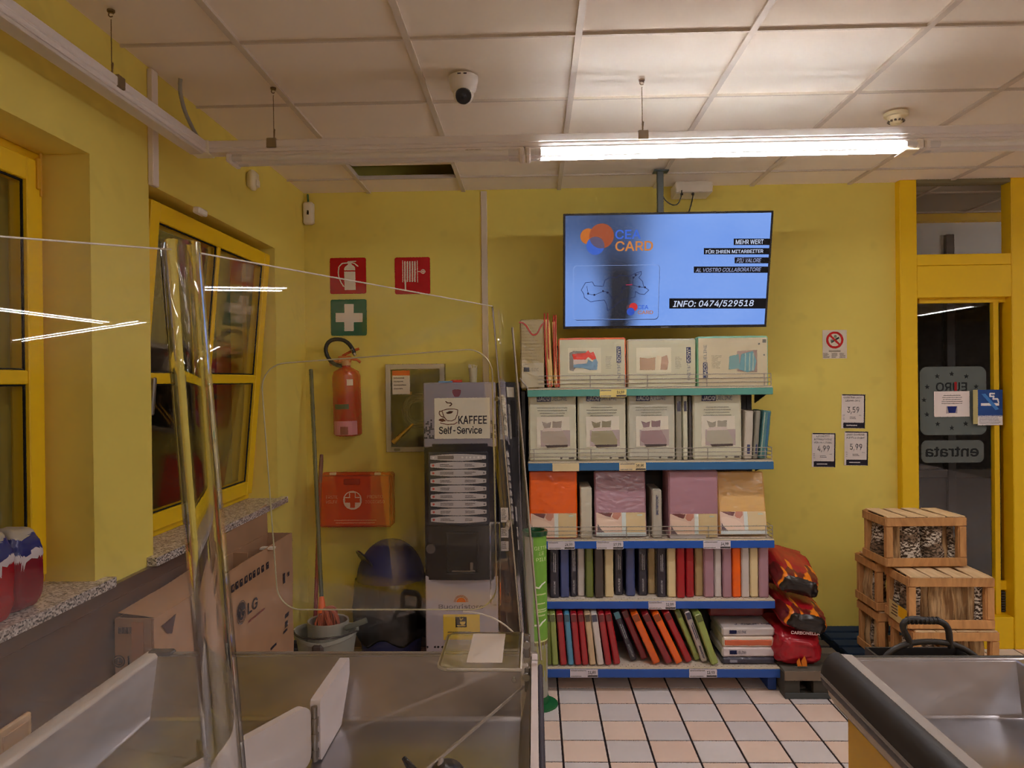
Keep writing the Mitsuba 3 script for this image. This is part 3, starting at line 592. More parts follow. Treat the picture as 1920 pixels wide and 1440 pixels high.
# its ceiling pole and power box
a, b = at(1232, 350, 4.36), at(1244, 396, 4.36)
k = thing('television_pole', 'dark grey pole carrying the television from the ceiling', 'pole')
part(k, 'post', box([a[0], 4.345, b[2] - .35], [b[0], 4.38, ZC], .003), 'satin', (58, 62, 58))
part(k, 'bracket', box([a[0] - .05, 4.325, b[2] - .42], [b[0] + .05, 4.345, b[2] - .15], .003), 'satin', (40, 42, 42))
part(k, 'arm', box([a[0] - .03, 4.20, b[2] - .33], [b[0] + .03, 4.345, b[2] - .27], .004), 'satin', (40, 42, 42))
part(k, 'ceiling_flange', box([a[0] - .02, 4.33, ZC - .008], [b[0] + .03, 4.40, ZC], .002), 'satin', (52, 60, 58))
a, b = at(1267, 346, 4.55), at(1337, 359, 4.55)
k = thing('power_box', 'flat white box on the wall edge above the television, with black leads', 'power box')
part(k, 'housing', box([a[0], 4.55, b[2] - .004], [b[0], 4.72, ZC - .012], .006), 'satin', (216, 204, 186))
for p1, p2 in (((1278, 362), [(1276, 372), (1268, 384), (1256, 382), (1244, 358)]), ((1299, 362), [(1298, 374), (1294, 390), (1290, 400)])):
    P = [at(*p1, 4.57)] + [at(*q, 4.50) for q in p2]
    part(k, 'lead', cat(tube(smoothpath(P, 6), .0035), tube([P[0] + [0, 0, -.012], P[0] + [0, 0, .02]], .009, 8)), 'satin', (24, 22, 24))

# ------------------------------------------------------------------ fire hose box, extinguisher, first aid case
k = thing('hose_cabinet', 'aluminium framed fire hose box with a dark see-through window', 'fire hose box')
Yh = 4.70; a, b = at(722, 683, Yh), at(835, 847, Yh); f = .032
part(k, 'back', box([a[0], YB - .004, b[2]], [b[0], YB - .002, a[2]]), 'matte', (44, 30, 12))
part(k, 'case', cat(box([a[0], Yh + .002, b[2]], [a[0] + .004, YB, a[2]]), box([b[0] - .004, Yh + .002, b[2]], [b[0], YB, a[2]]), box([a[0], Yh + .002, b[2]], [b[0], YB, b[2] + .004]), box([a[0], Yh + .002, a[2] - .004], [b[0], YB, a[2]])), 'satin', (96, 74, 30))
part(k, 'frame', cat(box([a[0], Yh, b[2]], [a[0] + f, Yh + .012, a[2]], .003), box([b[0] - f, Yh, b[2]], [b[0], Yh + .012, a[2]], .003), box([a[0], Yh + .001, b[2]], [b[0], Yh + .012, b[2] + f], .003), box([a[0], Yh + .001, a[2] - f], [b[0], Yh + .012, a[2]], .003)), 'satin', (176, 166, 150))
part(k, 'window', quad(a[0] + f, b[0] - f, Yh + .008, b[2] + f, a[2] - f), 'pane', None)
part(k, 'lock', box([at(739, 843, Yh)[0], Yh - .003, b[2] + .008], [at(750, 843, Yh)[0], Yh, b[2] + .022], .001), 'metal', (110, 100, 86))
cx_ = (a[0] + b[0]) / 2
part(k, 'hose', cat([mv(xf(trimesh.creation.torus(.105 - .013 * q, .009, major_sections=40, minor_sections=8), FR), cx_ + .02, YB - .03, (a[2] + b[2]) / 2 - .02) for q in range(4)]), 'satin', (66, 46, 14), 40)
p1, p2 = at(737, 830, YB - .05), at(775, 795, YB - .05)
part(k, 'nozzle', tube([p1, p1 * .6 + p2 * .4, p2], [.016, .012, .007], 12), 'metal', (230, 180, 60), 40)
part(k, 'valve', cat(tube([[a[0] + .12, YB - .03, a[2] - .18], [a[0] + .12, YB - .03, a[2] - .14]], .02, 12), tube([[a[0] + .09, YB - .03, a[2] - .17], [a[0] + .16, YB - .03, a[2] - .185]], .011, 10)), 'metal', (190, 140, 50), 40)
k = thing('inspection_tag', 'white inspection tag with a red head in the fire hose box window', 'tag')
q0, q1, q2 = at(735, 695, Yh), at(768, 704, Yh), at(768, 739, Yh)
part(k, 'sheet', onto(sg.box(q0[0], q2[2], q1[0], q1[2]), Yh + .005), 'matte', (222, 208, 186))
part(k, 'head', onto(sg.box(q0[0], q1[2], q1[0], q0[2]), Yh + .005), 'matte', (204, 62, 24))
part(k, 'print', onto(lines(q0[0] + .008, q1[0] - .01, q1[2] - .012, .022, 4, .007, 7), Yh + .0042, .0005), 'matte', (130, 112, 96))

k = thing('fire_extinguisher', 'red fire extinguisher with a looped black hose on the back wall', 'fire extinguisher')
Ye = 4.645; c = at(652, 755, Ye); top, bot = at(650, 690, Ye)[2], at(656, 817, Ye)[2]; r = .086
def tilt(m): return rot(m, -1.0, [0, 1, 0], [c[0], Ye, bot])
prof = [[0, bot], [r - .012, bot], [r, bot + .012], [r, top - .05], [r - .01, top - .022], [r - .04, top - .004], [.028, top + .006], [.028, top + .02], [0, top + .02]]
part(k, 'cylinder', tilt(lathe(prof, 40, c[0], Ye)), 'gloss', (166, 14, 20), 35)
part(k, 'neck', tilt(lathe([[0, top + .015], [.03, top + .015], [.03, top + .045], [.018, top + .055], [0, top + .055]], 24, c[0], Ye)), 'satin', (206, 150, 96), 35)
part(k, 'valve_body', tilt(cat(box([c[0] - .045, Ye - .02, top + .03], [c[0] + .03, Ye + .02, top + .075], .006), tube([[c[0] - .1, Ye, top + .028], [c[0] - .02, Ye, top + .05]], .014, 12))), 'satin', (206, 120, 60), 35)
part(k, 'lever', cat(tube([[c[0] - .03, Ye, top + .075], [c[0] + .03, Ye, top + .105], [c[0] + .075, Ye, top + .118]], .008, 8)), 'satin', (200, 90, 40))
part(k, 'lever', cat(tube([[c[0] - .01, Ye, top + .06], [c[0] + .06, Ye, top + .05], [c[0] + .082, Ye, top + .034]], .008, 8)), 'satin', (206, 100, 44))
ho = [at(*q, Ye - .02) for q in ((641, 686), (626, 682), (614, 668), (611, 652), (618, 640), (632, 636), (648, 640), (660, 653), (664, 662))]
part(k, 'hose', tube(smoothpath(ho, 5), .0125, 10), 'satin', (36, 34, 26), 50)
part(k, 'nozzle', tube([at(660, 654, Ye - .02), at(666, 667, Ye - .02)], [.013, .010], 10), 'metal', (170, 160, 140), 50)
def wrap(phi0, phi1, z0, z1, rr, n=10):
    ph = np.linspace(phi0, phi1, n); v = [[c[0] + rr * math.sin(p), Ye - rr * math.cos(p), z] for z in (z0, z1) for p in ph]
    return trimesh.Trimesh(v, [t for i in range(n - 1) for t in ([i, i + 1, i + n + 1], [i, i + n + 1, i + n])], process=False)
h = top - bot
part(k, 'label', tilt(wrap(-.95, .95, bot + .01, bot + .30 * h * .75, r + .0008)), 'satin', (206, 120, 140))
part(k, 'label', tilt(wrap(-.3, .25, bot + .012, bot + .145 * h, r + .0014)), 'satin', (130, 30, 50))
part(k, 'label', tilt(wrap(-.75, .35, bot + .40 * h, bot + .47 * h, r + .0008)), 'satin', (60, 70, 50))
part(k, 'label', tilt(wrap(.25, .7, bot + .74 * h, bot + .83 * h, r + .0008)), 'satin', (216, 190, 176))
part(k, 'bracket', box([c[0] - .03, Ye + r - .012, top - .12], [c[0] + .03, YB, top - .05]), 'metal', (130, 120, 110))

k = thing('first_aid_case', 'orange first aid case with a white ringed cross, mounted on the back wall', 'first aid case')
Yf = 4.64; a, b = at(597, 889, Yf), at(735, 989, Yf)
part(k, 'shell', box([a[0], Yf, b[2]], [b[0], YB - .06, a[2]], .014), 'satin', (206, 62, 14))
part(k, 'back_shell', box([a[0], YB - .058, b[2]], [b[0], YB, a[2]], .012), 'satin', (186, 52, 14))
part(k, 'rim', cat(box([a[0] + .012, Yf - .004, a[2] - .014], [b[0] - .012, Yf + .004, a[2] - .008]), box([a[0] + .012, Yf - .004, b[2] + .008], [b[0] - .012, Yf + .004, b[2] + .014]), box([b[0] - .016, Yf - .004, b[2] + .01], [b[0] - .01, Yf + .004, a[2] - .01]), box([a[0] + .01, Yf - .004, b[2] + .01], [a[0] + .016, Yf + .004, a[2] - .01])), 'satin', (170, 44, 10))
hc = at(660, 903, Yf); part(k, 'handle', box([hc[0] - .05, Yf - .008, hc[2] - .018], [hc[0] + .05, Yf, hc[2] + .018], .004), 'satin', (160, 40, 14))
for px in (624, 708): q = at(px, 889, Yf); part(k, 'latch', box([q[0] - .02, Yf - .004, q[2] - .006], [q[0] + .02, Yf + .01, q[2] + .01], .002), 'satin', (226, 190, 150))
c = at(661, 938, Yf); Yq = Yf - .001
ringp = sg.Point(c[0], c[2]).buffer(.058, 28).difference(sg.Point(c[0], c[2]).buffer(.052, 28))
cr = sg.box(c[0] - .015, c[2] - .046, c[0] + .015, c[2] + .046).union(sg.box(c[0] - .046, c[2] - .015, c[0] + .046, c[2] + .015))
part(k, 'cross', onto(ringp.union(cr.buffer(.005).difference(cr)).union(sg.Point(c[0], c[2]).buffer(.052, 28).intersection(sg.box(c[0] - .1, c[2] - .1, c[0] + .1, c[2] - .008)).difference(cr.buffer(.004))), Yq), 'matte', (232, 196, 172))
for s, x, y, w in (('ERSTE', 622, 935, .072), ('HILFE', 622, 944, .068), ('PRONTO', 703, 934, .098), ('SOCCORSO', 703, 943.5, .118)):
    q = at(x, y, Yf); part(k, 'lettering', front(text(s, .019, w, align='c'), q[0], Yq, q[2]), 'matte', (226, 150, 120))
q = at(666, 978, Yf); part(k, 'lettering', onto(lines(q[0] - .19, q[0] + .19, q[2] + .012, .016, 2, .007, 4, True), Yq, .0005), 'matte', (222, 128, 90))

# ------------------------------------------------------------------ brooms, mop bucket, bin
k = thing('mop', 'mop with a dark green handle and orange socket, leaning on the wall in its bucket', 'mop')
p0, p1 = at(603, 1128, 4.25), at(583, 693, 4.66)
part(k, 'handle', tube([p0, p0 * .5 + p1 * .5, p1], .0125, 10), 'satin', (62, 70, 58), 50)
part(k, 'socket', tube([at(604, 1150, 4.23), p0, p0 + (p1 - p0) * .02], [.026, .018, .014], 12), 'satin', (236, 100, 30), 50)
st = []
mc = at(616, 1152, 4.23)
for i in range(46):
    a_ = rng.uniform(0, 6.28); rr = rng.uniform(.02, .075)
    st.append(tube(smoothpath([[mc[0] - .03, 4.23, mc[2] + .03], [mc[0] + rr * .6 * math.cos(a_), 4.23 + rr * .6 * math.sin(a_), mc[2] + rng.uniform(.0, .04)], [mc[0] + rr * math.cos(a_ + .4), 4.23 + rr * math.sin(a_ + .4), mc[2] - rng.uniform(.03, .06)], [mc[0] + rr * .8 * math.cos(a_ + .7), 4.23 + rr * .8 * math.sin(a_ + .7), mc[2] - .10]], 4), .006, 5))
part(k, 'strings', cat(st), 'matte', (176, 92, 66), 50, kind='stuff')
k = thing('broom', 'broom with a red and grey handle leaning on the wall beside the mop', 'broom')
q0, q1 = at(592, 1136, 4.5), at(603, 852, 4.60)
part(k, 'handle', tube([at(588, 1230, 4.45), q0, at(600, 905, 4.58)], .012, 10), 'satin', (134, 28, 30), 50)
part(k, 'grip', tube([at(600, 905, 4.58), at(602, 870, 4.59), q1], [.0125, .014, .010], 10), 'satin', (110, 50, 60), 50)
b0 = at(588, 1230, 4.45)
part(k, 'brush', cat(box([b0[0] - .12, 4.41, .10], [b0[0] + .1, 4.49, .15], .01), box([b0[0] - .11, 4.42, 0], [b0[0] + .09, 4.48, .10])), 'matte', (60, 60, 70))
part(k, 'socket', tube([[b0[0], 4.45, .14], b0], .02, 10), 'satin', (134, 28, 30))
k = thing('mop_bucket', 'grey plastic mop bucket with a wringer, beside the cardboard box', 'bucket')
bc = at(612, 1180, 4.20); zr = at(612, 1182, 4.20)[2]
prof = [[0, .006], [.125, .006], [.165, zr - .03], [.178, zr - .02], [.178, zr], [.170, zr], [.163, zr - .02], [.122, .012], [0, .012]]
m = lathe(prof, 36, bc[0], 4.2); v = m.vertices; hi = v[:, 2] > zr - .1
v[hi, 2] += .03 * np.abs((v[hi, 0] - bc[0]) / .178) ** 1.5 - .015
part(k, 'tub', m, 'satin', (150, 152, 142), 40)
part(k, 'wringer', mv(cat(lathe([[.10, zr - .09], [.105, zr + .05], [.113, zr + .055], [.115, zr + .045], [.11, zr - .09]], 28), tube([[.1, 0, zr + .02], [.17, 0, zr + .01]], .012)), mc[0], 4.22, 0), 'satin', (160, 158, 146), 40)
hp = [[bc[0] - .178, 4.2, zr - .005]] + [[bc[0] - .178 * math.cos(t), 4.2 - .17 * math.sin(t), zr + .01 - .0 * t] for t in np.linspace(.3, 2.84, 8)] + [[bc[0] + .178, 4.2, zr - .005]]
part(k, 'handle', tube(smoothpath(hp, 3), .006), 'satin', (50, 46, 42), 50)
part(k, 'spout', box([bc[0] - .03, 4.2 - .19, zr - .09], [bc[0] + .03, 4.2 - .15, zr - .02], .012), 'satin', (70, 58, 52))
p0, p1 = at(648, 1178, 4.15), at(687, 1163, 4.15); part(k, 'grip', tube([p0, p1], .016, 10), 'satin', (96, 102, 90))

k = thing('waste_bin', 'blue bin with domed lid and black bag, left of the coffee machine', 'bin')
Yw = 4.535; wc = at(733, 1100, Yw); rb = .2; zl, zt = at(733, 1088, Yw)[2], at(733, 1010, Yw)[2]
zb = at(733, 1172, Yw)[2]
part(k, 'body', lathe([[0, 0], [rb - .03, 0], [rb - .01, zb], [rb, zl], [0, zl]], 40, wc[0], Yw), 'satin', (26, 38, 96), 40)
th = np.linspace(0, math.pi / 2, 12)
part(k, 'lid', lathe([[rb * math.cos(t) * 1.02, zl + (zt - zl) * math.sin(t)] for t in th], 40, wc[0], Yw), 'satin', (17, 25, 80), 40)
part(k, 'flap', xf(lathe([[.0, 0], [.075, -.004], [.08, -.014], [0, -.012]], 24), trimesh.transformations.translation_matrix([wc[0] - .12, Yw - .11, zt - .10]) @ trimesh.transformations.rotation_matrix(-.95, [.55, -.8, 0])), 'gloss', (16, 18, 34))
m = lathe([[rb + .012, zl + .02], [rb + .018, zl - .02], [rb + .022, (zl + zb) / 2], [rb + .03, zb - .03], [rb + .02, zb - .05], [rb + .012, zb - .03], [rb + .006, zl]], 64, wc[0], Yw)
v = m.vertices; nn = meshkit.fbm(v * [18, 18, 7], 3, 5) - .5; dirv = v - [wc[0], Yw, 0]; dirv[:, 2] = 0; dirv /= np.linalg.norm(dirv, axis=1, keepdims=True) + 1e-9
v += dirv * (nn * .05)[:, None]; v[:, 2] += (meshkit.noise(v * [9, 9, 0], 3) - .5) * .10 * (v[:, 2] < zb + .02)
part(k, 'bag', m, 'gloss', (14, 13, 11), True, label='black bag')

# ------------------------------------------------------------------ coffee machine
k = thing('coffee_machine', 'dark and silver self-service coffee machine against the back wall', 'coffee machine')
Ym = 4.22
def mx(px, py=900): return at(px, py, Ym)[0]
def mz(py, px=860): return at(px, py, Ym)[2]
xl_, xr_ = mx(795), mx(931)
zt_, zp1, zp0 = mz(717), mz(832), mz(1086)
part(k, 'cabinet', box([xl_ + .004, Ym + .025, .02], [xr_ - .004, YB - .05, zt_ - .006], .006), 'satin', (44, 42, 50))
part(k, 'header_panel', box([xl_, Ym, zp1 - .02], [xr_, Ym + .03, zt_], .006), 'satin', (136, 130, 138))
part(k, 'lower_panel', box([xl_, Ym, .10], [xr_, Ym + .03, zp0 + .02], .006), 'satin', (172, 164, 172))
# the curved dark front
cxm, wd = (xl_ + xr_) / 2, (xr_ - xl_) / 2
prof = [(xl_, Ym + .02)] + [(cxm + wd * math.sin(t), Ym - .010 + .028 * (1 - math.cos(t))) for t in np.linspace(-1.5, 1.5, 20)] + [(xr_, Ym + .02)]
m = trimesh.creation.extrude_polygon(sg.Polygon(prof), zp1 - zp0, engine='earcut'); m.apply_translation([0, 0, zp0])
part(k, 'front_door', m, 'gloss', (20, 20, 34), 30)
part(k, 'lower_bezel', mv(trimesh.creation.extrude_polygon(sg.Polygon(prof), mz(985) - zp0 + .0, engine='earcut'), 0, -.006, zp0 - .002), 'gloss', (16, 14, 14), 30)
yy = Ym - .0165
part(k, 'button_field', box([mx(803), yy, mz(984)], [mx(917), yy + .02, mz(847)], .006), 'satin', (34, 34, 46))
for i, py in enumerate((857, 871.6, 886, 901, 915.5, 930, 944.2, 958.6, 973)):
    z = mz(py); x0_, x1_ = mx(809), mx(911); h2 = .0165
    lens = shapely.union_all([sg.Polygon([(x0_ + (x1_ - x0_) * u, z + (.45 + .55 * math.sin(math.pi * u)) * h2) for u in np.linspace(0, 1, 17)] + [(x0_ + (x1_ - x0_) * u, z - (.45 + .55 * math.sin(math.pi * u)) * h2) for u in np.linspace(1, 0, 17)])]).buffer(.003, 3)
    b_ = part(k, 'button', front(flat(lens, .006), 0, yy - .0, 0), 'satin', (186, 178, 176))
    if i == 0:
        part(b_, 'display', onto(sg.box(mx(822), z - .009, mx(852), z + .010), yy - .006), 'gloss', (120, 108, 104))
        part(b_, 'lamps', onto(shapely.union_all([sg.Point(mx(u), z).buffer(.0055) for u in (868, 876, 883, 890, 898, 907, 814)]), yy - .006), 'gloss', (226, 220, 214))
    else:
        part(b_, 'led', onto(sg.Point(mx(813.5), z).buffer(.0065), yy - .006), 'gloss', (186, 66, 60))
        part(b_, 'print', onto(lines(mx(826), mx(852), z + .006, .0085, 2, .0042, i).union(lines(mx(872), mx(893), z + .006, .0085, 2, .0042, i + 20)).union(sg.Point(mx(908), z).buffer(.005)), yy - .006, .0005), 'matte', (104, 96, 96))
zc0, zc1 = mz(1070), mz(997)
part(k, 'dispensing_bay', cat(box([mx(836), Ym - .03, zc1 - .01], [mx(897), Ym - .012, zc1 + .004], .003), box([mx(836), Ym - .03, zc0 - .006], [mx(840), Ym - .012, zc1], .002), box([mx(893), Ym - .03, zc0 - .006], [mx(897), Ym - .012, zc1], .002), box([mx(836), Ym - .034, zc0 - .014], [mx(897), Ym - .012, zc0], .003)), 'gloss', (24, 22, 22))
part(k, 'bay_back', box([mx(838), Ym - .016, zc0], [mx(895), Ym - .012, zc1]), 'gloss', (16, 14, 14))
part(k, 'cup_rest', cat(box([mx(846), Ym - .03, zc0], [mx(890), Ym - .016, zc0 + .006], .002), box([mx(880), Ym - .022, zc0 + .006], [mx(886), Ym - .016, zc0 + .05], .004)), 'metal', (160, 150, 140))
q = at(805, 1028, Ym); part(k, 'lock', cat(tube([[q[0] + .01, Ym - .02, q[2]], [q[0] + .01, Ym + .01, q[2]]], .026, 20), tube([[q[0] + .012, Ym - .026, q[2]], [q[0] + .012, Ym - .02, q[2]]], .008, 12)), 'chrome', (150, 146, 146), 40)
# side module with the coin unit
xs0, xs1 = mx(934), mx(978)
part(k, 'coin_module', box([xs0, Ym + .01, .02], [xs1, YB - .05, zt_ - .002], .005), 'satin', (36, 35, 42))
part(k, 'coin_module_edge', box([xs1 - .014, Ym - .002, .05], [xs1 - .004, Ym + .012, zt_ - .006], .002), 'satin', (136, 132, 144))
part(k, 'coin_display', box([mx(955), Ym + .004, mz(820)], [mx(968), Ym + .012, mz(752)], .001), 'gloss', (26, 24, 28))
for py0, py1, c_ in ((727, 746, (216, 210, 196)), (953, 980, (196, 190, 188)), (991, 1009, (186, 180, 178)), (1016, 1034, (190, 184, 182)), (760, 825, (150, 146, 140))):
    kk = part(k, 'sticker', box([mx(938), Ym + .0075, mz(py1)], [mx(952 if c_[0] != 216 else 966), Ym + .01, mz(py0)]), 'satin', c_)
    if c_[0] < 200: part(kk, 'print', onto(lines(mx(939), mx(950), mz(py0) - .006, .008, max(2, int((py1 - py0) / 3.2)), .0035, py0), Ym + .007, .0005), 'matte', (90, 86, 88))
# graphics
part(k, 'pixel_pattern', onto(shapely.union_all([sg.box(mx(u), mz(v), mx(u) + .0085, mz(v) + .0085) for u in np.arange(796, 812, 3.1) for v in np.arange(789, 824, 3.3) if rng.random() < .72 - abs(v - 807) / 40] + [sg.box(mx(u), mz(v), mx(u) + .0085, mz(v) + .0085) for u in np.arange(921, 930, 3.1) for v in np.arange(792, 826, 3.3) if rng.random() < .6]), Ym - .0006), 'matte', (40, 38, 52))
def cupshape(cx, cz_, s):
    bowl = sg.Polygon([(cx + s * u, cz_ + s * v) for u, v in ((-.5, .35), (.5, .35), (.47, .1), (.38, -.15), (.22, -.35), (-.22, -.35), (-.38, -.15), (-.47, .1))])
    return bowl, sa.scale(sg.Point(cx, cz_ + s * .35).buffer(s * .5, 16), 1, .25), sg.Point(cx - s * .5, cz_ + s * .02).buffer(s * .22, 12)
bw, el, hd = cupshape(mx(858), mz(738), .05)
part(k, 'cup_print', onto(bw.union(el), Ym - .0008), 'matte', (120, 66, 78))
# sun emblem and lettering
sx_, sz_ = mx(862), mz(1129)
half = sg.box(sx_ - .1, sz_, sx_ + .1, sz_ + .1)
part(k, 'emblem', onto(sg.Point(sx_, sz_).buffer(.026, 20).intersection(half), Ym - .0008), 'matte', (206, 84, 48))
part(k, 'emblem_arc', onto(shapely.union_all([sg.Point(sx_, sz_).buffer(r1, 24).difference(sg.Point(sx_, sz_).buffer(r0, 24)).intersection(half) for r0, r1 in ((.030, .034), (.037, .040))]), Ym - .0008), 'matte', (150, 70, 60))
q = mx(820); part(k, 'lettering', front(text('Buonristoro', .023, mx(904) - q), q, Ym - .0008, mz(1141)), 'matte', (66, 58, 66))
q = mx(833); part(k, 'lettering', front(text('VENDING', .007, mx(872) - q), q, Ym - .0008, mz(1145.5)), 'matte', (96, 88, 92))
part(k, 'vent_holes', onto(shapely.union_all([sg.Point(mx(u), mz(1213)).buffer(.006) for u in (798, 812, 818, 826)]), Ym - .0008), 'matte', (30, 28, 30))
k2 = thing('coffee_sign', 'cream sheet reading KAFFEE Self-Service taped on the coffee machine', 'sign')
Ys = Ym - .002
part(k2, 'sheet', onto(prect(814, 746.5, 919, 822, Ys), Ys), 'matte', (226, 218, 196))
def kz(u, v): return (780 + u / 5.14, 680 + v / 5.14)
def kp(pts): return pp([kz(*q) for q in pts], Ys)
def kl(pts, w): return ln([kz(*q) for q in pts], Ys, w)
cup = kp([(252, 468), (404, 452), (398, 500), (378, 545), (345, 562), (300, 560), (270, 525)])
part(k2, 'cup', onto(kl([(252, 462), (300, 448), (365, 446), (404, 456), (398, 500), (378, 545), (345, 562), (300, 560), (268, 520), (252, 468)], .0022).union(kl([(252, 470), (228, 468), (222, 490), (240, 515), (268, 528)], .0026)), Ys - .001), 'matte', (92, 50, 38))
part(k2, 'coffee', onto(kp([(288, 482), (325, 466), (360, 468), (345, 488), (305, 495)]), Ys - .001), 'matte', (58, 26, 18))
part(k2, 'saucer', onto(kp([(216, 555), (232, 540), (262, 538), (290, 562), (250, 570)]).union(kl([(236, 582), (300, 596), (370, 592), (398, 574)], .0022)), Ys - .001), 'matte', (90, 42, 30))
part(k2, 'steam', onto(kl([(288, 375), (305, 388), (335, 388), (345, 402), (326, 418)], .0028), Ys - .001), 'matte', (80, 44, 36))
for s, u0, v0, u1, v1, sh in (('KAFFEE', 408, 512, 682, 590, 0), ('Self-Service', 222, 615, 636, 685, 0)):
    p0, p1 = at(*kz(u0, v1), Ys), at(*kz(u1, v0), Ys)
    part(k2, 'lettering', front(text(s, (p1[2] - p0[2]), p1[0] - p0[0], True), p0[0], Ys - .001, p0[2]), 'matte', (36, 30, 40))
k2 = thing('yellow_sticker', 'yellow sticker with a black cup emblem on the coffee machine, below the sun emblem', 'sticker')
part(k2, 'sheet', onto(prect(831, 1152, 900, 1200, Ys), Ys), 'satin', (226, 194, 70))
part(k2, 'emblem', onto(prect(854, 1156.5, 875, 1176, Ys), Ys - .001), 'matte', (34, 28, 24))
bw, el, hd = cupshape(mx(864.5), mz(1168), .036)
part(k2, 'cup', onto(sa.scale(bw, .9, .7).union(ln([(857, 1173), (872, 1173)], Ys, .002)).union(ln([(862, 1158), (864, 1163), (868, 1159)], Ys, .0022)), Ys - .0018), 'matte', (226, 194, 90))
part(k2, 'print', onto(lines(mx(836), mx(880), mz(1184), .016, 2, .006, 2), Ys - .001, .0005), 'matte', (120, 100, 60))
# things on top of the machine
def ontop(px, Yq): return at(px, 715, Yq)[0]
g = thing('stirrer_cup', 'clear cup of white stirring sticks on top of the coffee machine', 'cup')
gx = at(887, 715, 4.30)[0]; zt2 = zt_ - .004
part(g, 'cup', lathe([[.0, zt2], [.019, zt2], [.026, zt2 + .085], [.0245, zt2 + .085], [.018, zt2 + .003], [0, zt2 + .003]], 24, gx, 4.30), 'gloss', (196, 184, 150), 40)
part(g, 'sticks', cat([tube([[gx + rng.uniform(-.01, .01), 4.30 + rng.uniform(-.01, .01), zt2 + .004], [gx + rng.uniform(-.028, .028), 4.30 + rng.uniform(-.02, .02), zt2 + rng.uniform(.095, .108)]], .0022, 5) for _ in range(16)]), 'matte', (236, 228, 206), kind='stuff')
for lab, x0_, x1_, yq, c_, r_ in (('blue pen lying on the coffee machine', 822, 848, 4.29, (80, 130, 170), .006), ('red pen lying on the coffee machine', 846, 866, 4.31, (196, 50, 30), .009), ('yellow wooden stick lying on the coffee machine behind the pens', 826, 864, 4.40, (226, 206, 120), .004)):
    a_, b_ = ontop(x0_, yq), ontop(x1_, yq); solo('pen' if 'pen' in lab[:9] else 'stick', lab, 'pen' if 'pen' in lab[:9] else 'stick', tube([[a_, yq, zt2 + r_], [b_, yq + .01, zt2 + r_ + (.024 if 'stick' in lab else 0)]], r_, 8), 'satin', c_, 50)

# ------------------------------------------------------------------ wall shelving unit
YU, YU0, YK_ = 4.12, 4.05, 4.47
def sX(px, Y=YU): return at(px, 900, Y)[0]
def sZ(py, px=1220, Y=YU): return at(px, py, Y)[2]
X0, X1 = sX(990.5), sX(1450.5)
G = thing('shelf_unit', 'blue edged steel shelf unit of five shelves against the yellow wall', 'shelf unit')
ztop_ = sZ(632)
part(G, 'back_panel', box([X0 + .01, YK_, .06], [X1 - .015, YK_ + .02, sZ(640)], .002), 'satin', (52, 46, 42))
for x in (X0 - .012, X1 - .045): part(G, 'upright', box([x, YK_ - .005, 0], [x + .03, YK_ + .05, sZ(640)], .002), 'satin', (38, 34, 34))
part(G, 'side_panel', box([X0 - .034, YU + .06, .05], [X0 - .012, YK_ + .05, sZ(731)], .002), 'satin', (22, 20, 20))
for x in (X0 + .0, X1 - .05): part(G, 'foot', box([x, YU0 + .04, 0], [x + .045, YK_ + .02, .115], .003), 'satin', (38, 74, 150))
part(G, 'kick_plate', box([X0 + .05, YU0 + .22, 0], [X1 - .05, YU0 + .235, .10]), 'matte', (70, 60, 56))
SH = []
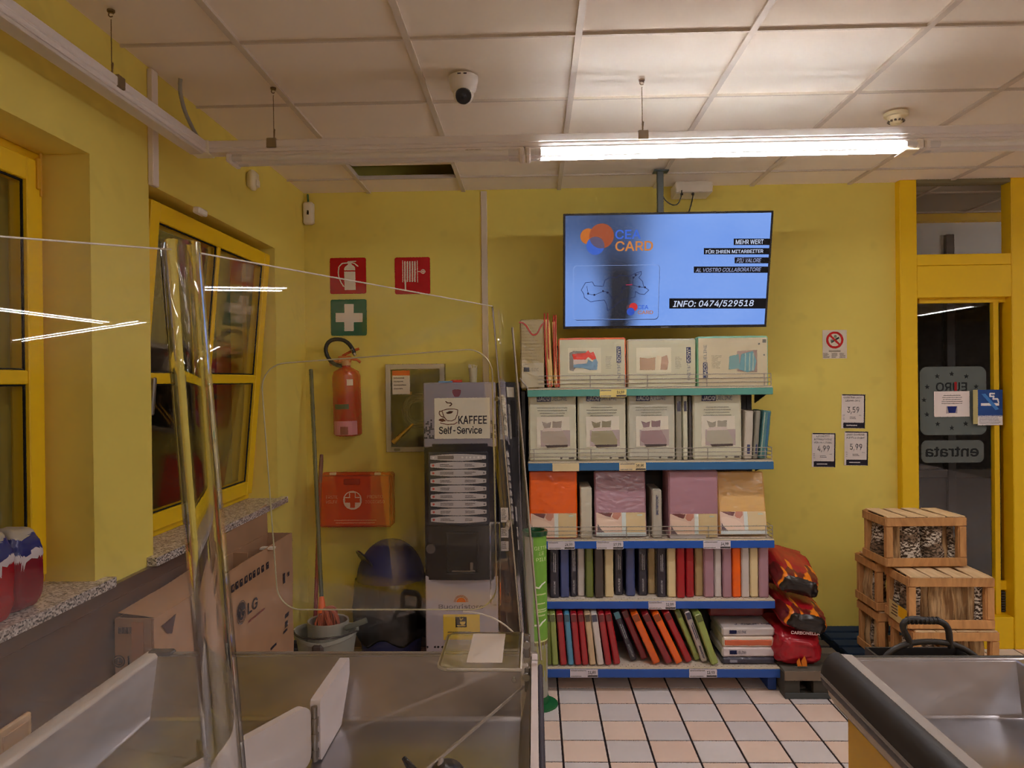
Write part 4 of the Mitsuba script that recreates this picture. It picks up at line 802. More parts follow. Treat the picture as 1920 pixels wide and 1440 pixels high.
for i, (py, py2, Yf_, col) in enumerate(((727, 742, YU, (78, 138, 124)), (865, 881.5, YU, (44, 96, 142)), (1012, 1028, YU, (30, 82, 172)), (1125, 1141, YU, (40, 84, 172)), (1252, 1270, YU0, (40, 82, 164)))):
    z1_, z0_ = sZ(py, 1220, Yf_), sZ(py2, 1220, Yf_)
    xa_, xb_ = (X0, X1) if i < 4 else (sX(1015, Yf_), sX(1459, Yf_))
    s = part(G, 'shelf', box([xa_, Yf_ + .004, z1_ - .026], [xb_, YK_, z1_ - .001], .002), 'satin', (206, 194, 178))
    part(s, 'price_rail', box([xa_, Yf_ - .006, z0_], [xb_, Yf_ + .006, z1_ - .006], .002), 'satin', col)
    part(s, 'lip', box([xa_, Yf_ - .004, z1_ - .007], [xb_, Yf_ + .012, z1_ + .001], .002), 'satin', (196, 184, 158))
    if i > 1: part(s, 'perforation', cat([box([x, Yf_ + .02 + .02 * (q % 2), z1_ - .002], [x + .006, Yf_ + .026 + .02 * (q % 2), z1_ - .0006]) for q, x in enumerate(np.arange(xa_ + .02, xb_ - .02, .015))]), 'matte', (120, 106, 96), kind='stuff')
    for x in (xa_ - .0065, xb_ + .0015):
        part(s, 'bracket', trimesh.creation.extrude_polygon(sg.Polygon([(Yf_ + .05, z1_ - .026), (YK_, z1_ - .10), (YK_, z1_ - .004), (Yf_ + .05, z1_ - .004)]), .005, engine='earcut').apply_transform(np.array([[0, 0, 1, x], [1, 0, 0, 0], [0, 1, 0, 0], [0, 0, 0, 1.0]])), 'satin', (30, 28, 28))
    if i < 3:
        wz = [z1_ + .004 + .022 * q for q in range(4)]; xl0, xr0 = (sX(1012) if i == 0 else X0 + .005), X1 - .006
        wires = [tube([[xl0, Yf_ + .10, z], [xl0, Yf_ + .006, z], [xr0, Yf_ + .006, z], [xr0, Yf_ + .24, z]], .0020, 6) for z in wz]
        ups = list(np.array([sX(q) for q in (1002, 1109, 1174, 1216.5, 1328, 1436)])) + [xr0]
        wires += [tube([[x, Yf_ + .0085, z1_ + .001], [x, Yf_ + .0085, wz[-1] + .002]], .0024, 6) for x in ups if x > xl0 - .001]
        if i == 0: wires.append(tube([[sX(977), Yf_ + .01, wz[-1] - .01], [sX(992), Yf_ + .004, z1_ + .002]], .004, 6))
        part(s, 'wire_guard', cat(wires), 'satin', (150, 143, 132), 50)
    SH.append((z1_, xa_, xb_, Yf_))
def tag(i, px0, px1, price, label, cream):
    z1_, _, _, Yf_ = SH[i]; a_, b_ = sX(px0, Yf_), sX(px1, Yf_)
    k = thing('price_tag', label, 'price tag')
    bg = (226, 208, 130) if cream == 2 else (216, 196, 152) if cream else (206, 198, 204)
    zt_b, zb_b = z1_ - .006, z1_ - .049
    part(k, 'card', box([a_, Yf_ - .0085, zb_b], [b_, Yf_ - .0062, zt_b]), 'satin', bg)
    if price:
        part(k, 'price', front(text(price, .015, .040, True), b_ - .052, Yf_ - .0085, zb_b + .019), 'matte', (46, 42, 46))
        part(k, 'bar', box([b_ - .055, Yf_ - .0093, zb_b + .003], [b_ - .002, Yf_ - .0085, zb_b + .012]), 'matte', (70, 64, 66))
        part(k, 'print', onto(lines(a_ + .004, b_ - .058, zt_b - .004, .03, 2, .005, px0), Yf_ - .0085, .0005), 'matte', (130, 124, 124))
tag(0, 1126, 1176, '19,99', 'yellowish price tag on the front edge of the top shelf', 2)
tag(1, 1036, 1086, '', 'blank cream tag on the front edge of the second shelf', 1)
tag(1, 1161, 1211, '29,99', 'cream printed price tag on the front edge of the second shelf', 1)
tag(2, 1026, 1076, '24,99', 'leftmost price tag on the front edge of the middle shelf', 0)
tag(2, 1117, 1167, '19,99', 'second price tag from the left on the front edge of the middle shelf', 0)
tag(2, 1317, 1368, '14,99', 'rightmost price tag on the front edge of the middle shelf', 0)
tag(3, 1213, 1264, '12,99', 'price tag on the front edge of the fourth shelf', 0)
tag(4, 1065, 1117, '11,99', 'left price tag on the front edge of the bottom shelf', 0)
tag(4, 1288, 1340, '13,99', 'right price tag on the front edge of the bottom shelf', 0)

# ------------------------------------------------------------------ bed linen packs
COL = {'navy': (30, 28, 44), 'blue': (58, 72, 122), 'white': (206, 196, 190), 'olive': (100, 112, 44), 'brown': (66, 54, 48), 'cream': (222, 200, 152), 'tan': (178, 152, 106), 'red': (160, 24, 34),
       'mauve': (164, 124, 136), 'orange': (230, 96, 14), 'green': (150, 166, 84), 'sky': (74, 136, 168), 'beige': (196, 168, 130), 'dark red': (136, 26, 36), 'grey': (176, 168, 160)}
def soft(lo, hi, b, amp=.0016, seed=0):
    m = box(lo, hi, b); m = trimesh.Trimesh(m.vertices, m.faces); m = m.subdivide_to_size(.05); m = trimesh.Trimesh(m.vertices, m.faces)
    v = m.vertices; c = (np.asarray(lo) + np.asarray(hi)) / 2
    m.vertices = v + m.vertex_normals * ((meshkit.noise(v * 40 + seed, seed) - .5) * 2 * amp)[:, None]
    return m
def shade(c, f): return tuple(min(255, int(v * f)) for v in c)
def edge_text(k, xc, Y, z0_, z1_, col, seed, M_=None):
    """white printing along the narrow side of a pack (brand line and small print), upright"""
    a = text('JACQUELINE', .0085, None, True); b = onto(lines(0, (z1_ - z0_) * .42, 0, .009, 2, .0035, seed), 0, .0004)
    a = rot(a, 90, [0, 0, 1]); a = mv(a, .005, 0, 0); m1 = front(a, xc, Y, z0_ + .02)
    b = flat(lines(0, (z1_ - z0_) * .40, .004, .009, 2, .0035, seed)); b = rot(b, 90, [0, 0, 1]); m2 = front(b, xc, Y, z0_ + (z1_ - z0_) * .50)
    return cat(m1, m2)

# fourth shelf: 23 packs standing on edge
z4 = SH[3][0]
ROW4 = [(315, 378, 'navy', 1, 4.16), (385, 445, 'blue', 0, 4.165), (452, 498, 'navy', 1, 4.18), (500, 550, 'white', 0, 4.19), (555, 608, 'olive', 0, 4.165), (615, 675, 'brown', 0, 4.155), (682, 742, 'cream', 0, 4.17), (748, 806, 'navy', 1, 4.21),
        (825, 885, 'blue', 0, 4.19), (905, 968, 'navy', 1, 4.20), (970, 1022, 'tan', 0, 4.23), (1030, 1092, 'navy', 1, 4.17), (1100, 1160, 'cream', 0, 4.165), (1165, 1218, 'red', 0, 4.15), (1224, 1278, 'red', 0, 4.165), (1285, 1340, 'tan', 0, 4.185),
        (1345, 1412, 'mauve', 0, 4.16), (1415, 1462, 'white', 0, 4.165), (1470, 1530, 'mauve', 0, 4.155), (1535, 1592, 'orange', 0, 4.16), (1595, 1648, 'white', 0, 4.155), (1652, 1708, 'cream', 0, 4.16), (1712, 1778, 'mauve', 0, 4.155)]
ORD = ['first', 'second', 'third', 'fourth', 'fifth', 'sixth', 'seventh', 'eighth', 'ninth', 'tenth', 'eleventh', 'twelfth', 'thirteenth', 'fourteenth', 'fifteenth', 'sixteenth', 'seventeenth', 'eighteenth', 'nineteenth', 'twentieth']
def rowlabel(row, i, shelf):
    c = row[i][2]; w = ' printed' if row[i][3] else ''
    l = row[i - 1][2] + (' printed' if row[i - 1][3] else '') if i else None; r = row[i + 1][2] + (' printed' if row[i + 1][3] else '') if i + 1 < len(row) else None
    if l is None: s = f'at the left end of the {shelf}'
    elif r is None: s = f'at the right end of the row on the {shelf}'
    elif l == r: s = f'between two {l} ones, {shelf}'
    else: s = f'between {l} and {r} ones, {shelf}'
    lab = f'{c}{w} linen pack {s}'
    same = [j for j in range(len(row)) if row[j][2] == c and j != i and rowkey(row, j) == rowkey(row, i)]
    if same:
        n = sorted(same + [i]).index(i); lab += ', ' + ('left' if n == 0 else 'right' if n == len(same) else 'middle') + ' one of those'
    return lab
def rowkey(row, i): return (row[i][2], row[i][3], row[i - 1][2:4] if i else 0, row[i + 1][2:4] if i + 1 < len(row) else 0)
for i, (a, b, c, txt, Yp_) in enumerate(ROW4):
    xa_, xb_ = sX(940 + a / 3.555, Yp_) + .001, sX(940 + b / 3.555, Yp_) - .001; col = shade(COL[c], rng.uniform(.94, 1.05))
    k = thing('linen_pack', rowlabel(ROW4, i, 'fourth shelf'), 'linen pack', 'linen packs on the fourth shelf')
    h_ = .285
    part(k, 'pack', soft([xa_, Yp_, z4 + .001], [xb_, Yp_ + .23, z4 + h_], .006, .0012, i), 'film', col, 40)
    if txt: part(k, 'print', edge_text(k, (xa_ + xb_) / 2, Yp_ - .0014, z4, z4 + h_, 0, i), 'matte', (176, 172, 176))

# bottom shelf: packs leaning to the left, then a pile lying flat
z5 = SH[4][0]
ROW5 = [(304, 335, 300, 322, 'olive', 0, 1035), (340, 382, 318, 357, 'green', 0, 1036), (392, 438, 362, 410, 'red', 0, 1046), (445, 485, 413, 453, 'sky', 0, 1046), (490, 535, 458, 500, 'red', 0, 1046), (540, 582, 505, 546, 'red', 0, 1040), (588, 632, 550, 590, 'beige', 0, 1038),
        (640, 686, 592, 636, 'white', 0, 1034), (695, 738, 640, 683, 'red', 0, 1028), (750, 796, 685, 730, 'red', 0, 1022), (862, 912, 735, 782, 'navy', 1, 1000), (932, 982, 790, 840, 'dark red', 0, 992), (1010, 1066, 850, 897, 'orange', 0, 1022), (1095, 1148, 917, 970, 'dark red', 0, 1022),
        (1160, 1216, 990, 1036, 'orange', 0, 1020), (1230, 1281, 1066, 1112, 'red', 0, 1012), (1290, 1331, 1145, 1192, 'green', 0, 996), (1337, 1380, 1215, 1252, 'white', 1, 1008), (1400, 1452, 1272, 1326, 'green', 0, 1038)]
R5 = [(0, 0, r[4], r[5]) for r in ROW5]
for i, (b0_, b1_, t0_, t1_, c, txt, pyb) in enumerate(ROW5):
    zb_ = z5 + .002
    Yp_ = min(max(atz(940 + (b0_ + b1_) / 2 / 3.555, 960 + pyb / 3.555, zb_)[1], YU0 + .02), 4.24)
    px_b, px_t = 940 + (b0_ + b1_) / 2 / 3.555, 940 + (t0_ + t1_) / 2 / 3.555
    xb_, xt_ = at(px_b, 1245, Yp_)[0], at(px_t, 1146, Yp_)[0]; zt_v = at(px_t, 1146, Yp_)[2]
    th = math.degrees(math.atan2(xb_ - xt_, zt_v - zb_)); w_ = min((b1_ - b0_) / 3.555 / FOC * Yp_, .056) * math.cos(math.radians(th)) * .93
    hz = SH[3][0] - .06 - zb_; H_ = min(.315, hz / math.cos(math.radians(th)) - w_ * math.sin(math.radians(th)))
    k = thing('linen_pack', rowlabel(R5, i, 'bottom shelf'), 'linen pack', 'leaning linen packs on the bottom shelf')
    def P5(m): return mv(rot(m, -th, [0, 1, 0]), xb_, 0, zb_ + w_ / 2 * math.sin(math.radians(th)) + .002)
    col = shade(COL[c], rng.uniform(.94, 1.05))
    part(k, 'pack', P5(soft([-w_ / 2, Yp_, 0], [w_ / 2, Yp_ + .22, H_], .006, .0012, i + 40)), 'film', col, 40)
    part(k, 'paper_insert', P5(box([-w_ / 2 + .003, Yp_ - .0022, H_ - .042], [w_ / 2 - .003, Yp_ - .0008, H_ - .004])), 'film', {'white': (60, 62, 84), 'navy': (60, 110, 122), 'beige': (70, 60, 50)}.get(c, shade(col, .62)))
    if txt: part(k, 'print', P5(mv(edge_text(k, 0, Yp_ - .0016, .0, H_ * .9, 0, i), 0, 0, 0)), 'matte', (150, 150, 156) if c == 'navy' else (50, 50, 90))
PILE = [(1000, 1045, 'navy', 'navy printed linen pack lying at the bottom of the flat pile', (44, 44, 64)), (930, 996, 'white', 'white linen pack lying second from the bottom of the flat pile', (214, 202, 204)), (858, 926, 'orange', 'orange and white linen pack lying third from the bottom of the flat pile', (222, 204, 186)), (795, 855, 'silver', 'silver white linen pack lying on top of the flat pile', (196, 186, 184))]
zz = z5 + .001; Yp_ = 4.095
for i, (v0, v1, c, lab, col) in enumerate(PILE):
    h_ = (v1 - v0) / 3.555 / FOC * Yp_ - .001
    xa_, xb_ = sX(940 + 1462 / 3.555, Yp_) + rng.uniform(-.004, .004), sX(940 + 1815 / 3.555, Yp_) + rng.uniform(-.004, .004)
    k = thing('linen_pack', lab, 'linen pack', 'linen packs lying in a flat pile')
    part(k, 'pack', soft([xa_, Yp_ + .004 * i, zz], [xb_, Yp_ + .30, zz + h_], .009, .002, i + 80), 'film', col, 40)
    ym_ = Yp_ + .004 * i - .0022
    if i == 2: part(k, 'print', soft([xa_ + .01, ym_ - .001, zz + .008], [xb_ - .012, ym_ + .012, zz + h_ * .72], .004, .002, 5), 'film', (206, 96, 56))
    else:
        c1 = (26, 30, 66) if i != 0 else (150, 150, 166)
        part(k, 'brand_block', onto(sg.box(xa_ + .04, zz + h_ * .32, xa_ + .078, zz + h_ * .72), ym_), 'matte', c1)
        part(k, 'print', front(text('UELINE', h_ * .3, .05), xa_ + .08, ym_, zz + h_ * .36), 'matte', (96, 92, 108))
        if i == 3: tt = text('JACQUELINE', .02, .20, True); part(k, 'lettering', mv(tt, xa_ + .08, Yp_ + .06, zz + h_ + .0005), 'matte', (60, 58, 80))
    zz += h_ + .0012
solo('linen_pack', 'dark red linen pack lying behind the flat pile under the fourth shelf', 'linen pack', soft([X0 + 1.0, 4.25, z5 + .212], [X1 - .02, 4.44, z5 + .27], .008), 'film', (110, 24, 30), 40)

# ---- big covers with printed fronts
def cover(label, x0p, x1p, y0p, y1p, Yp_, depth, col, lean=0.0, yaw=0.0, zbase=None, cat_='linen pack', group=None, cap=None):
    """a pack standing upright, its front given by its corners in the photo; returns key, a drawer on its front, its size"""
    a_, b_ = at(x0p, y0p, Yp_), at(x1p, y1p, Yp_)
    W, Z0 = b_[0] - a_[0], (b_[2] if zbase is None else zbase); H_ = a_[2] - Z0
    if cap: H_ = min(H_, (cap - Z0) / math.cos(math.radians(lean)))
    k = thing('linen_pack', label, cat_, group)
    def PL(m): return mv(rot(rot(m, -lean, [1, 0, 0]), yaw, [0, 0, 1]), a_[0], Yp_, Z0)
    part(k, 'pack', PL(soft([0, 0, 0], [W, depth, H_], .008, .0018, int(x0p))), 'film', col, 40)
    def draw(name, poly, colr, lvl=1, mat='film'):
        m = poly if isinstance(poly, trimesh.Trimesh) else flat(poly, .0006)
        part(k, name, PL(mv(xf(m, FR), 0, -.0016 - .0008 * lvl, 0)), mat, colr)
    return k, draw, W, H_
def bed_picture(draw, x, z, w, h, tint, lvl=2):
    """small printed picture of a made bed: cushions, folded top, quilt"""
    P = lambda pts: sg.Polygon([(x + w * u, z + h * v) for u, v in pts])
    draw('picture_ground', sg.box(x, z + h * .02, x + w, z + h * .62), (170, 152, 146), lvl)
    draw('picture_pillow', P([(.05, .95), (.13, .70), (.33, .72), (.36, .93), (.22, .88)]).union(P([(.40, .72), (.70, .72), (.72, .97), (.55, .93), (.41, .96)])), shade(tint, .9), lvl + 1)
    draw('picture_fold', P([(.12, .70), (.70, .72), (.74, .60), (.05, .58)]), (206, 192, 180), lvl + 1)
    draw('picture_quilt', P([(.06, .58), (.74, .60), (.92, .25), (.90, .06), (.22, .04), (.02, .22)]), tint, lvl + 1)
    draw('picture_shadow', P([(.15, .07), (.92, .08), (.9, .0), (.22, -.02)]), (66, 52, 48), lvl + 2)
PALE = (200, 196, 170)
z2 = SH[1][0]
TINT2 = [(166, 152, 136), (150, 140, 108), (150, 122, 122), (168, 160, 140)]
for i, (a, b, Yp_) in enumerate(((990.5, 1081, 4.165), (1083, 1174, 4.16), (1176.5, 1266, 4.17), (1299, 1391, 4.165))):
    lab = ['pale linen pack with a grey bed picture, leftmost on the second shelf', 'pale linen pack with a greenish bed picture on the second shelf', 'pale linen pack with a mauve bed picture on the second shelf', 'pale linen pack with a light bed picture, right of the second shelf gap'][i]
    k, dw, W, H_ = cover(lab, a, b, 738, 860, Yp_, .07, PALE if i != 2 else (186, 182, 162), zbase=z2 + .001, group='picture packs on the second shelf', cap=SH[0][0] - .029)
    dw('panel', sg.box(W * .17, H_ * .20, W * .86, H_ * .66), (222, 214, 194)); bed_picture(dw, W * .25, H_ * .21, W * .62, H_ * .40, TINT2[i])
    dw('brand_block', sg.box(W * .18, H_ * .885, W * .47, H_ * .975), (36, 36, 74)); dw('brand', text('JACQ', H_ * .06, W * .25, True).apply_translation([W * .20, H_ * .90, 0]), (206, 200, 196), 2); dw('brand', text('UELINE', H_ * .06, W * .33).apply_translation([W * .48, H_ * .90, 0]), (84, 84, 104), 2)
    dw('print', lines(W * .16, W * .84, H_ * .80, H_ * .04, 4, H_ * .014, i, True), (140, 136, 118)); dw('print', sg.box(W * .84, H_ * .03, W * .95, H_ * .055).union(sg.Point(W * .68, H_ * .045).buffer(.006)), (70, 66, 60))
    if i == 3: k3 = k
for lab, a, b, y0p, Yp_, col in (('thin grey linen pack standing on edge in the gap of the second shelf', 1267, 1279, 742, 4.17, (140, 134, 116)), ('thin white linen pack standing on edge in the gap of the second shelf', 1280, 1290, 742, 4.175, (206, 204, 178)), ('thin dark printed linen pack in the gap of the second shelf', 1291, 1298, 742, 4.18, (72, 66, 62))):
    a_, b_ = at(a, y0p, Yp_), at(b, 860, Yp_); k = thing('linen_pack', lab, 'linen pack'); part(k, 'pack', soft([a_[0], Yp_, z2 + .001], [b_[0], Yp_ + .2, min(a_[2], SH[0][0] - .03)], .005), 'film', col, 40)
    part(k, 'print', onto(sg.box(a_[0] + .006, a_[2] - .085, b_[0] - .005, a_[2] - .03), Yp_ - .0025), 'film', (60, 58, 72))
for lab, a, b, y0p, c, tl_ in (('white linen pack standing on edge near the right end of the second shelf', 1396, 1412, 771, (186, 176, 160), 2.5), ('grey linen pack standing on edge left of the teal one on the second shelf', 1413.5, 1423, 771, (130, 126, 112), 4), ('teal striped linen pack leaning at the right end of the second shelf', 1424.5, 1440, 771, (70, 116, 116), 6)):
    Yp_ = 4.17; a_, b_ = at(a, y0p, Yp_), at(b, 860, Yp_); w_ = b_[0] - a_[0]; H_ = a_[2] - z2
    k = thing('linen_pack', lab, 'linen pack')
    def PT(m): return mv(rot(m, tl_, [0, 1, 0]), a_[0] - .006, 0, z2 + w_ * math.sin(math.radians(tl_)) + .002)
    part(k, 'pack', PT(soft([0, Yp_, 0], [w_, Yp_ + .22, H_], .005)), 'film', c, 40)
    if c[0] == 70:
        part(k, 'stripe', PT(box([w_ * .6, Yp_ - .0024, .01], [w_ * .82, Yp_ - .001, H_ - .01])), 'film', (44, 96, 130)); part(k, 'stripe', PT(box([w_ * .1, Yp_ - .0024, .01], [w_ * .25, Yp_ - .001, H_ - .01])), 'film', (146, 160, 140))
    else: part(k, 'print', PT(box([w_ * .35, Yp_ - .0024, .03], [w_ * .7, Yp_ - .001, .08])), 'film', (60, 60, 96))

# top shelf
z1s = SH[0][0]
DU = [(1047, 1174, 634, (226, 112, 70), 'red edged duvet cover set, left of the three wide packs on the top shelf', (206, 64, 40)), (1176, 1305, 636, (196, 190, 160), 'beige duvet cover set, middle of the three wide packs on the top shelf', (178, 150, 116)), (1307, 1441, 631, (140, 196, 160), 'mint edged duvet cover set, right of the three wide packs on the top shelf', (92, 132, 136))]
for i, (a, b, y0p, topc, lab, tint) in enumerate(DU):
    k, dw, W, H_ = cover(lab, a, b, y0p, 726, 4.16, .075, topc if i != 1 else (204, 200, 168), zbase=z1s + .001)
    dw('front_card', rrect(.006, .004, W - .006, H_ - .010, .004), (204, 200, 168) if i != 2 else (206, 194, 160), 0)
    def vert(s, h, wdt, bold, up):
        m = text(s, h, wdt, bold); m = rot(m, 90 if up else -90, [0, 0, 1]); return m
    if i < 2:
        dw('panel', sg.box(W * .14, H_ * .30, W * .63, H_ * .80) if i == 0 else sg.box(W * .13, H_ * .30, W * .64, H_ * .82), (224, 218, 188))
        bx = W * .895
        dw('brand_block', sg.box(bx - .012, H_ * .50, bx + .012, H_ * .82), (44, 50, 84)); dw('brand', vert('JACQ', .016, H_ * .28, True, False).apply_translation([bx - .008, H_ * .80, 0]), (206, 202, 180), 2); dw('brand', vert('UELINE', .016, H_ * .36, False, False).apply_translation([bx - .008, H_ * .49, 0]), (120, 122, 130), 2)
        dw('print', lines(W * .70, W * .80, H_ * .62, H_ * .028, 9, H_ * .010, i), (160, 156, 128))
        Q = lambda pts: sg.Polygon([(W * u, H_ * v) for u, v in pts])
        if i == 0:
            dw('picture_shadow', Q([(.16, .36), (.16, .70), (.22, .74), (.42, .73), (.30, .50), (.22, .34)]), (120, 112, 100), 2)
            dw('picture_red', Q([(.20, .68), (.40, .70), (.44, .75), (.47, .70), (.52, .72), (.56, .58), (.50, .56), (.44, .62), (.40, .56), (.22, .57)]), (212, 60, 40), 3)
            dw('picture_white', Q([(.22, .57), (.40, .57), (.42, .49), (.22, .47)]), (214, 196, 184), 3); dw('picture_blue', Q([(.22, .47), (.42, .49), (.44, .57), (.50, .52), (.55, .60), (.58, .52), (.57, .36), (.46, .36), (.36, .40), (.22, .41)]), (104, 136, 156), 3)
        else:
            dw('picture_pillow', Q([(.18, .36), (.18, .62), (.30, .60), (.41, .62), (.40, .36)]), (184, 152, 120), 3); dw('picture_pillow', Q([(.40, .36), (.43, .66), (.50, .64), (.48, .36)]), (224, 210, 176), 4); dw('picture_pillow', Q([(.47, .36), (.49, .62), (.58, .66), (.60, .52), (.58, .36)]), (178, 144, 116), 3)
    else:
        bx = W * .11
        dw('brand_block', sg.box(bx - .012, H_ * .17, bx + .012, H_ * .48), (44, 50, 84)); dw('brand', vert('JACQ', .016, H_ * .28, True, True).apply_translation([bx + .008, H_ * .19, 0]), (206, 202, 180), 2); dw('brand', vert('UELINE', .016, H_ * .34, False, True).apply_translation([bx + .008, H_ * .49, 0]), (120, 122, 120), 2)
        dw('print', lines(W * .20, W * .34, H_ * .62, H_ * .03, 9, H_ * .010, i), (160, 152, 120))
        Q = lambda pts: sg.Polygon([(W * u, H_ * v) for u, v in pts])
        dw('picture_ground', Q([(.56, .30), (.56, .70), (.84, .72), (.84, .28)]), (150, 126, 112), 2)
        dw('picture_quilt', Q([(.58, .34), (.62, .64), (.78, .70), (.83, .50), (.80, .32), (.70, .28)]), (96, 142, 146), 3); dw('picture_quilt', Q([(.44, .34), (.45, .60), (.58, .64), (.60, .36)]), (110, 146, 142), 3)
        for u in (.66, .72, .77): dw('picture_stripe', Q([(u, .31), (u + .01, .66), (u + .025, .66), (u + .018, .31)]), (170, 190, 176), 4)
        dw('mark', sg.box(W * .92, H_ * .86, W * .97, H_ * .93).union(sg.Point(W * .94, H_ * .62).buffer(.005)).union(sg.Point(W * .87, H_ * .84).buffer(.005)), (110, 108, 96), 1)
# three blanket bags at the left end of the top shelf
BAGC = (152, 134, 92)
k, dw, W, H_ = cover('taupe blanket bag with a red curved piping, leftmost on the top shelf', 974.5, 1021, 599, 727, 4.15, .26, BAGC, zbase=z1s + .001, cat_='blanket bag')
cv_ = [(W * u, H_ * v) for u, v in ((.0, .955), (.12, .95), (.28, .90), (.42, .82), (.56, .775), (.68, .785), (.82, .86), (.93, .92), (1, .94))]
dw('piping', sg.LineString(smoothpath([(x, y, 0) for x, y in cv_], 4)[:, :2]).buffer(.0045), (150, 44, 32), 2)
dw('pleat', lines(W * .02, W * .98, H_ * .92, H_ * .045, 12, .0015, 4), (128, 112, 74), 1)
dw('label_card', sg.box(W * .06, H_ * .02, W * .97, H_ * .37), (176, 164, 134), 1); dw('brand_block', sg.box(W * .14, H_ * .245, W * .38, H_ * .31), (52, 50, 54), 2); dw('brand', text('UELINE', H_ * .04, W * .36).apply_translation([W * .40, H_ * .255, 0]), (120, 112, 94), 2)
for lab, a, b, y0p, tl_ in (('cream blanket bag with red piping, middle of the three blanket bags on the top shelf', 1021.5, 1035, 598, -2.5), ('cream blanket bag with red piping, next to the red edged duvet set', 1035.5, 1044.5, 602, -1.5)):
    Yp_ = 4.155; a_, b_ = at(a, y0p, Yp_), at(b, 727, Yp_); w_ = b_[0] - a_[0]; H_ = a_[2] - z1s - .004
    k = thing('blanket_bag', lab, 'blanket bag')
    part(k, 'pack', mv(rot(soft([0, Yp_, 0], [w_, Yp_ + .25, H_], .012, .003, int(a)), tl_, [0, 1, 0]), a_[0] + .008, 0, z1s + .003), 'film', (220, 188, 120), 40)
    for x in ((.004, w_ * .62) if a < 1030 else (w_ * .3, w_ * .8)): part(k, 'piping', mv(rot(tube(smoothpath([[x + .004, Yp_ + .2, H_], [x + .003, Yp_ + .004, H_ - .004], [x - .002, Yp_ - .005, H_ * .6], [x + .004, Yp_ - .005, .006]], 6), .0036, 7), tl_, [0, 1, 0]), a_[0] + .008, 0, z1s + .003), 'satin', (170, 44, 36), 50)

# middle shelf: four wide packs and three thin ones
z3 = SH[2][0]
MID = [(992, 1083, 883, 4.16, 'orange', (236, 96, 8), 'orange linen pack with a sleeping person pictured, left end of the middle shelf', 0, .05),
       (1115, 1213, 884, 4.185, 'mauve', (170, 128, 140), 'mauve linen pack tilted back on the middle shelf, nearest the orange pack', 6, .05),
       (1253, 1347, 883, 4.15, 'mauve', (170, 126, 138), 'mauve linen pack standing upright on the middle shelf, next to the cream pack', 0, .20),
       (1348.5, 1440, 884, 4.19, 'cream', (216, 170, 98), 'cream linen pack tilted back at the right end of the middle shelf', 13, .04)]
for i, (a, b, y0p, Yp_, c, col, lab, lean, dp) in enumerate(MID):
    k, dw, W, H_ = cover(lab, a, b, y0p, 1009, Yp_, dp, col, lean=lean, zbase=z3 + .002 + dp * math.sin(math.radians(lean)), cap=SH[1][0] - .029 - dp * math.sin(math.radians(lean)))
    t = H_ * (.36 if i else .37)
    Q = lambda pts: sg.Polygon([(W * u, t * v) for u, v in pts])
    dw('photo_field', sg.box(.006, .004, W * .52, t), (222, 192, 172), 1)
    dw('photo_hair', Q([(.05, 1.0), (.20, .86), (.30, .80), (.34, .98), (.22, 1.0)]), (112, 62, 62), 2)
    dw('photo_skin', Q([(.33, .82), (.36, 1.0), (.50, 1.0), (.50, .86), (.44, .70), (.38, .72)]), (196, 132, 112), 3)
    dw('photo_pillow', Q([(.05, .78), (.20, .76), (.36, .66), (.50, .45), (.52, .06), (.18, .08), (.07, .4)]), (230, 202, 180), 2)
    dw('photo_shadow', Q([(.03, .02), (.05, .52), (.09, .36), (.20, .10), (.22, .02)]), (104, 86, 90), 3)
    dw('white_band', sg.box(W * .52, .004, W * .60, t), (216, 222, 214), 1)
    dw('text_field', sg.box(W * .60, .004, W - .005, t), (214, 190, 142), 1); dw('print', sg.box(W * .82, t * .86, W * .92, t * .92), (200, 206, 186), 2)
    if i in (1, 3): dw('foot_band', sg.box(W * .02, .0, W * .98, t * .16), (196, 206, 204), 4)
    if i == 2: dw('foot_band', sg.box(W * .02, .0, W * .75, t * .13), (178, 170, 166), 4)
for lab, a, b, y0p, Yp_, c, br in (('white linen pack standing on edge, right of the orange pack on the middle shelf', 1087.5, 1110.5, 914, 4.15, (196, 188, 168), 0), ('grey branded linen pack on edge between the mauve packs on the middle shelf', 1222.5, 1241.5, 918, 4.16, (176, 170, 156), 1)):
    a_, b_ = at(a, y0p, Yp_), at(b, 1008, Yp_); k = thing('linen_pack', lab, 'linen pack')
    part(k, 'pack', soft([a_[0], Yp_, z3 + .001], [b_[0], Yp_ + .24, a_[2]], .006), 'film', c, 40)
    if br:
        m = text('JACQUELINE', .012, .11, True); m = rot(m, -90, [0, 0, 1]); part(k, 'brand', front(m, (a_[0] + b_[0]) / 2 - .005, Yp_ - .002, a_[2] - .03), 'matte', (52, 56, 96))

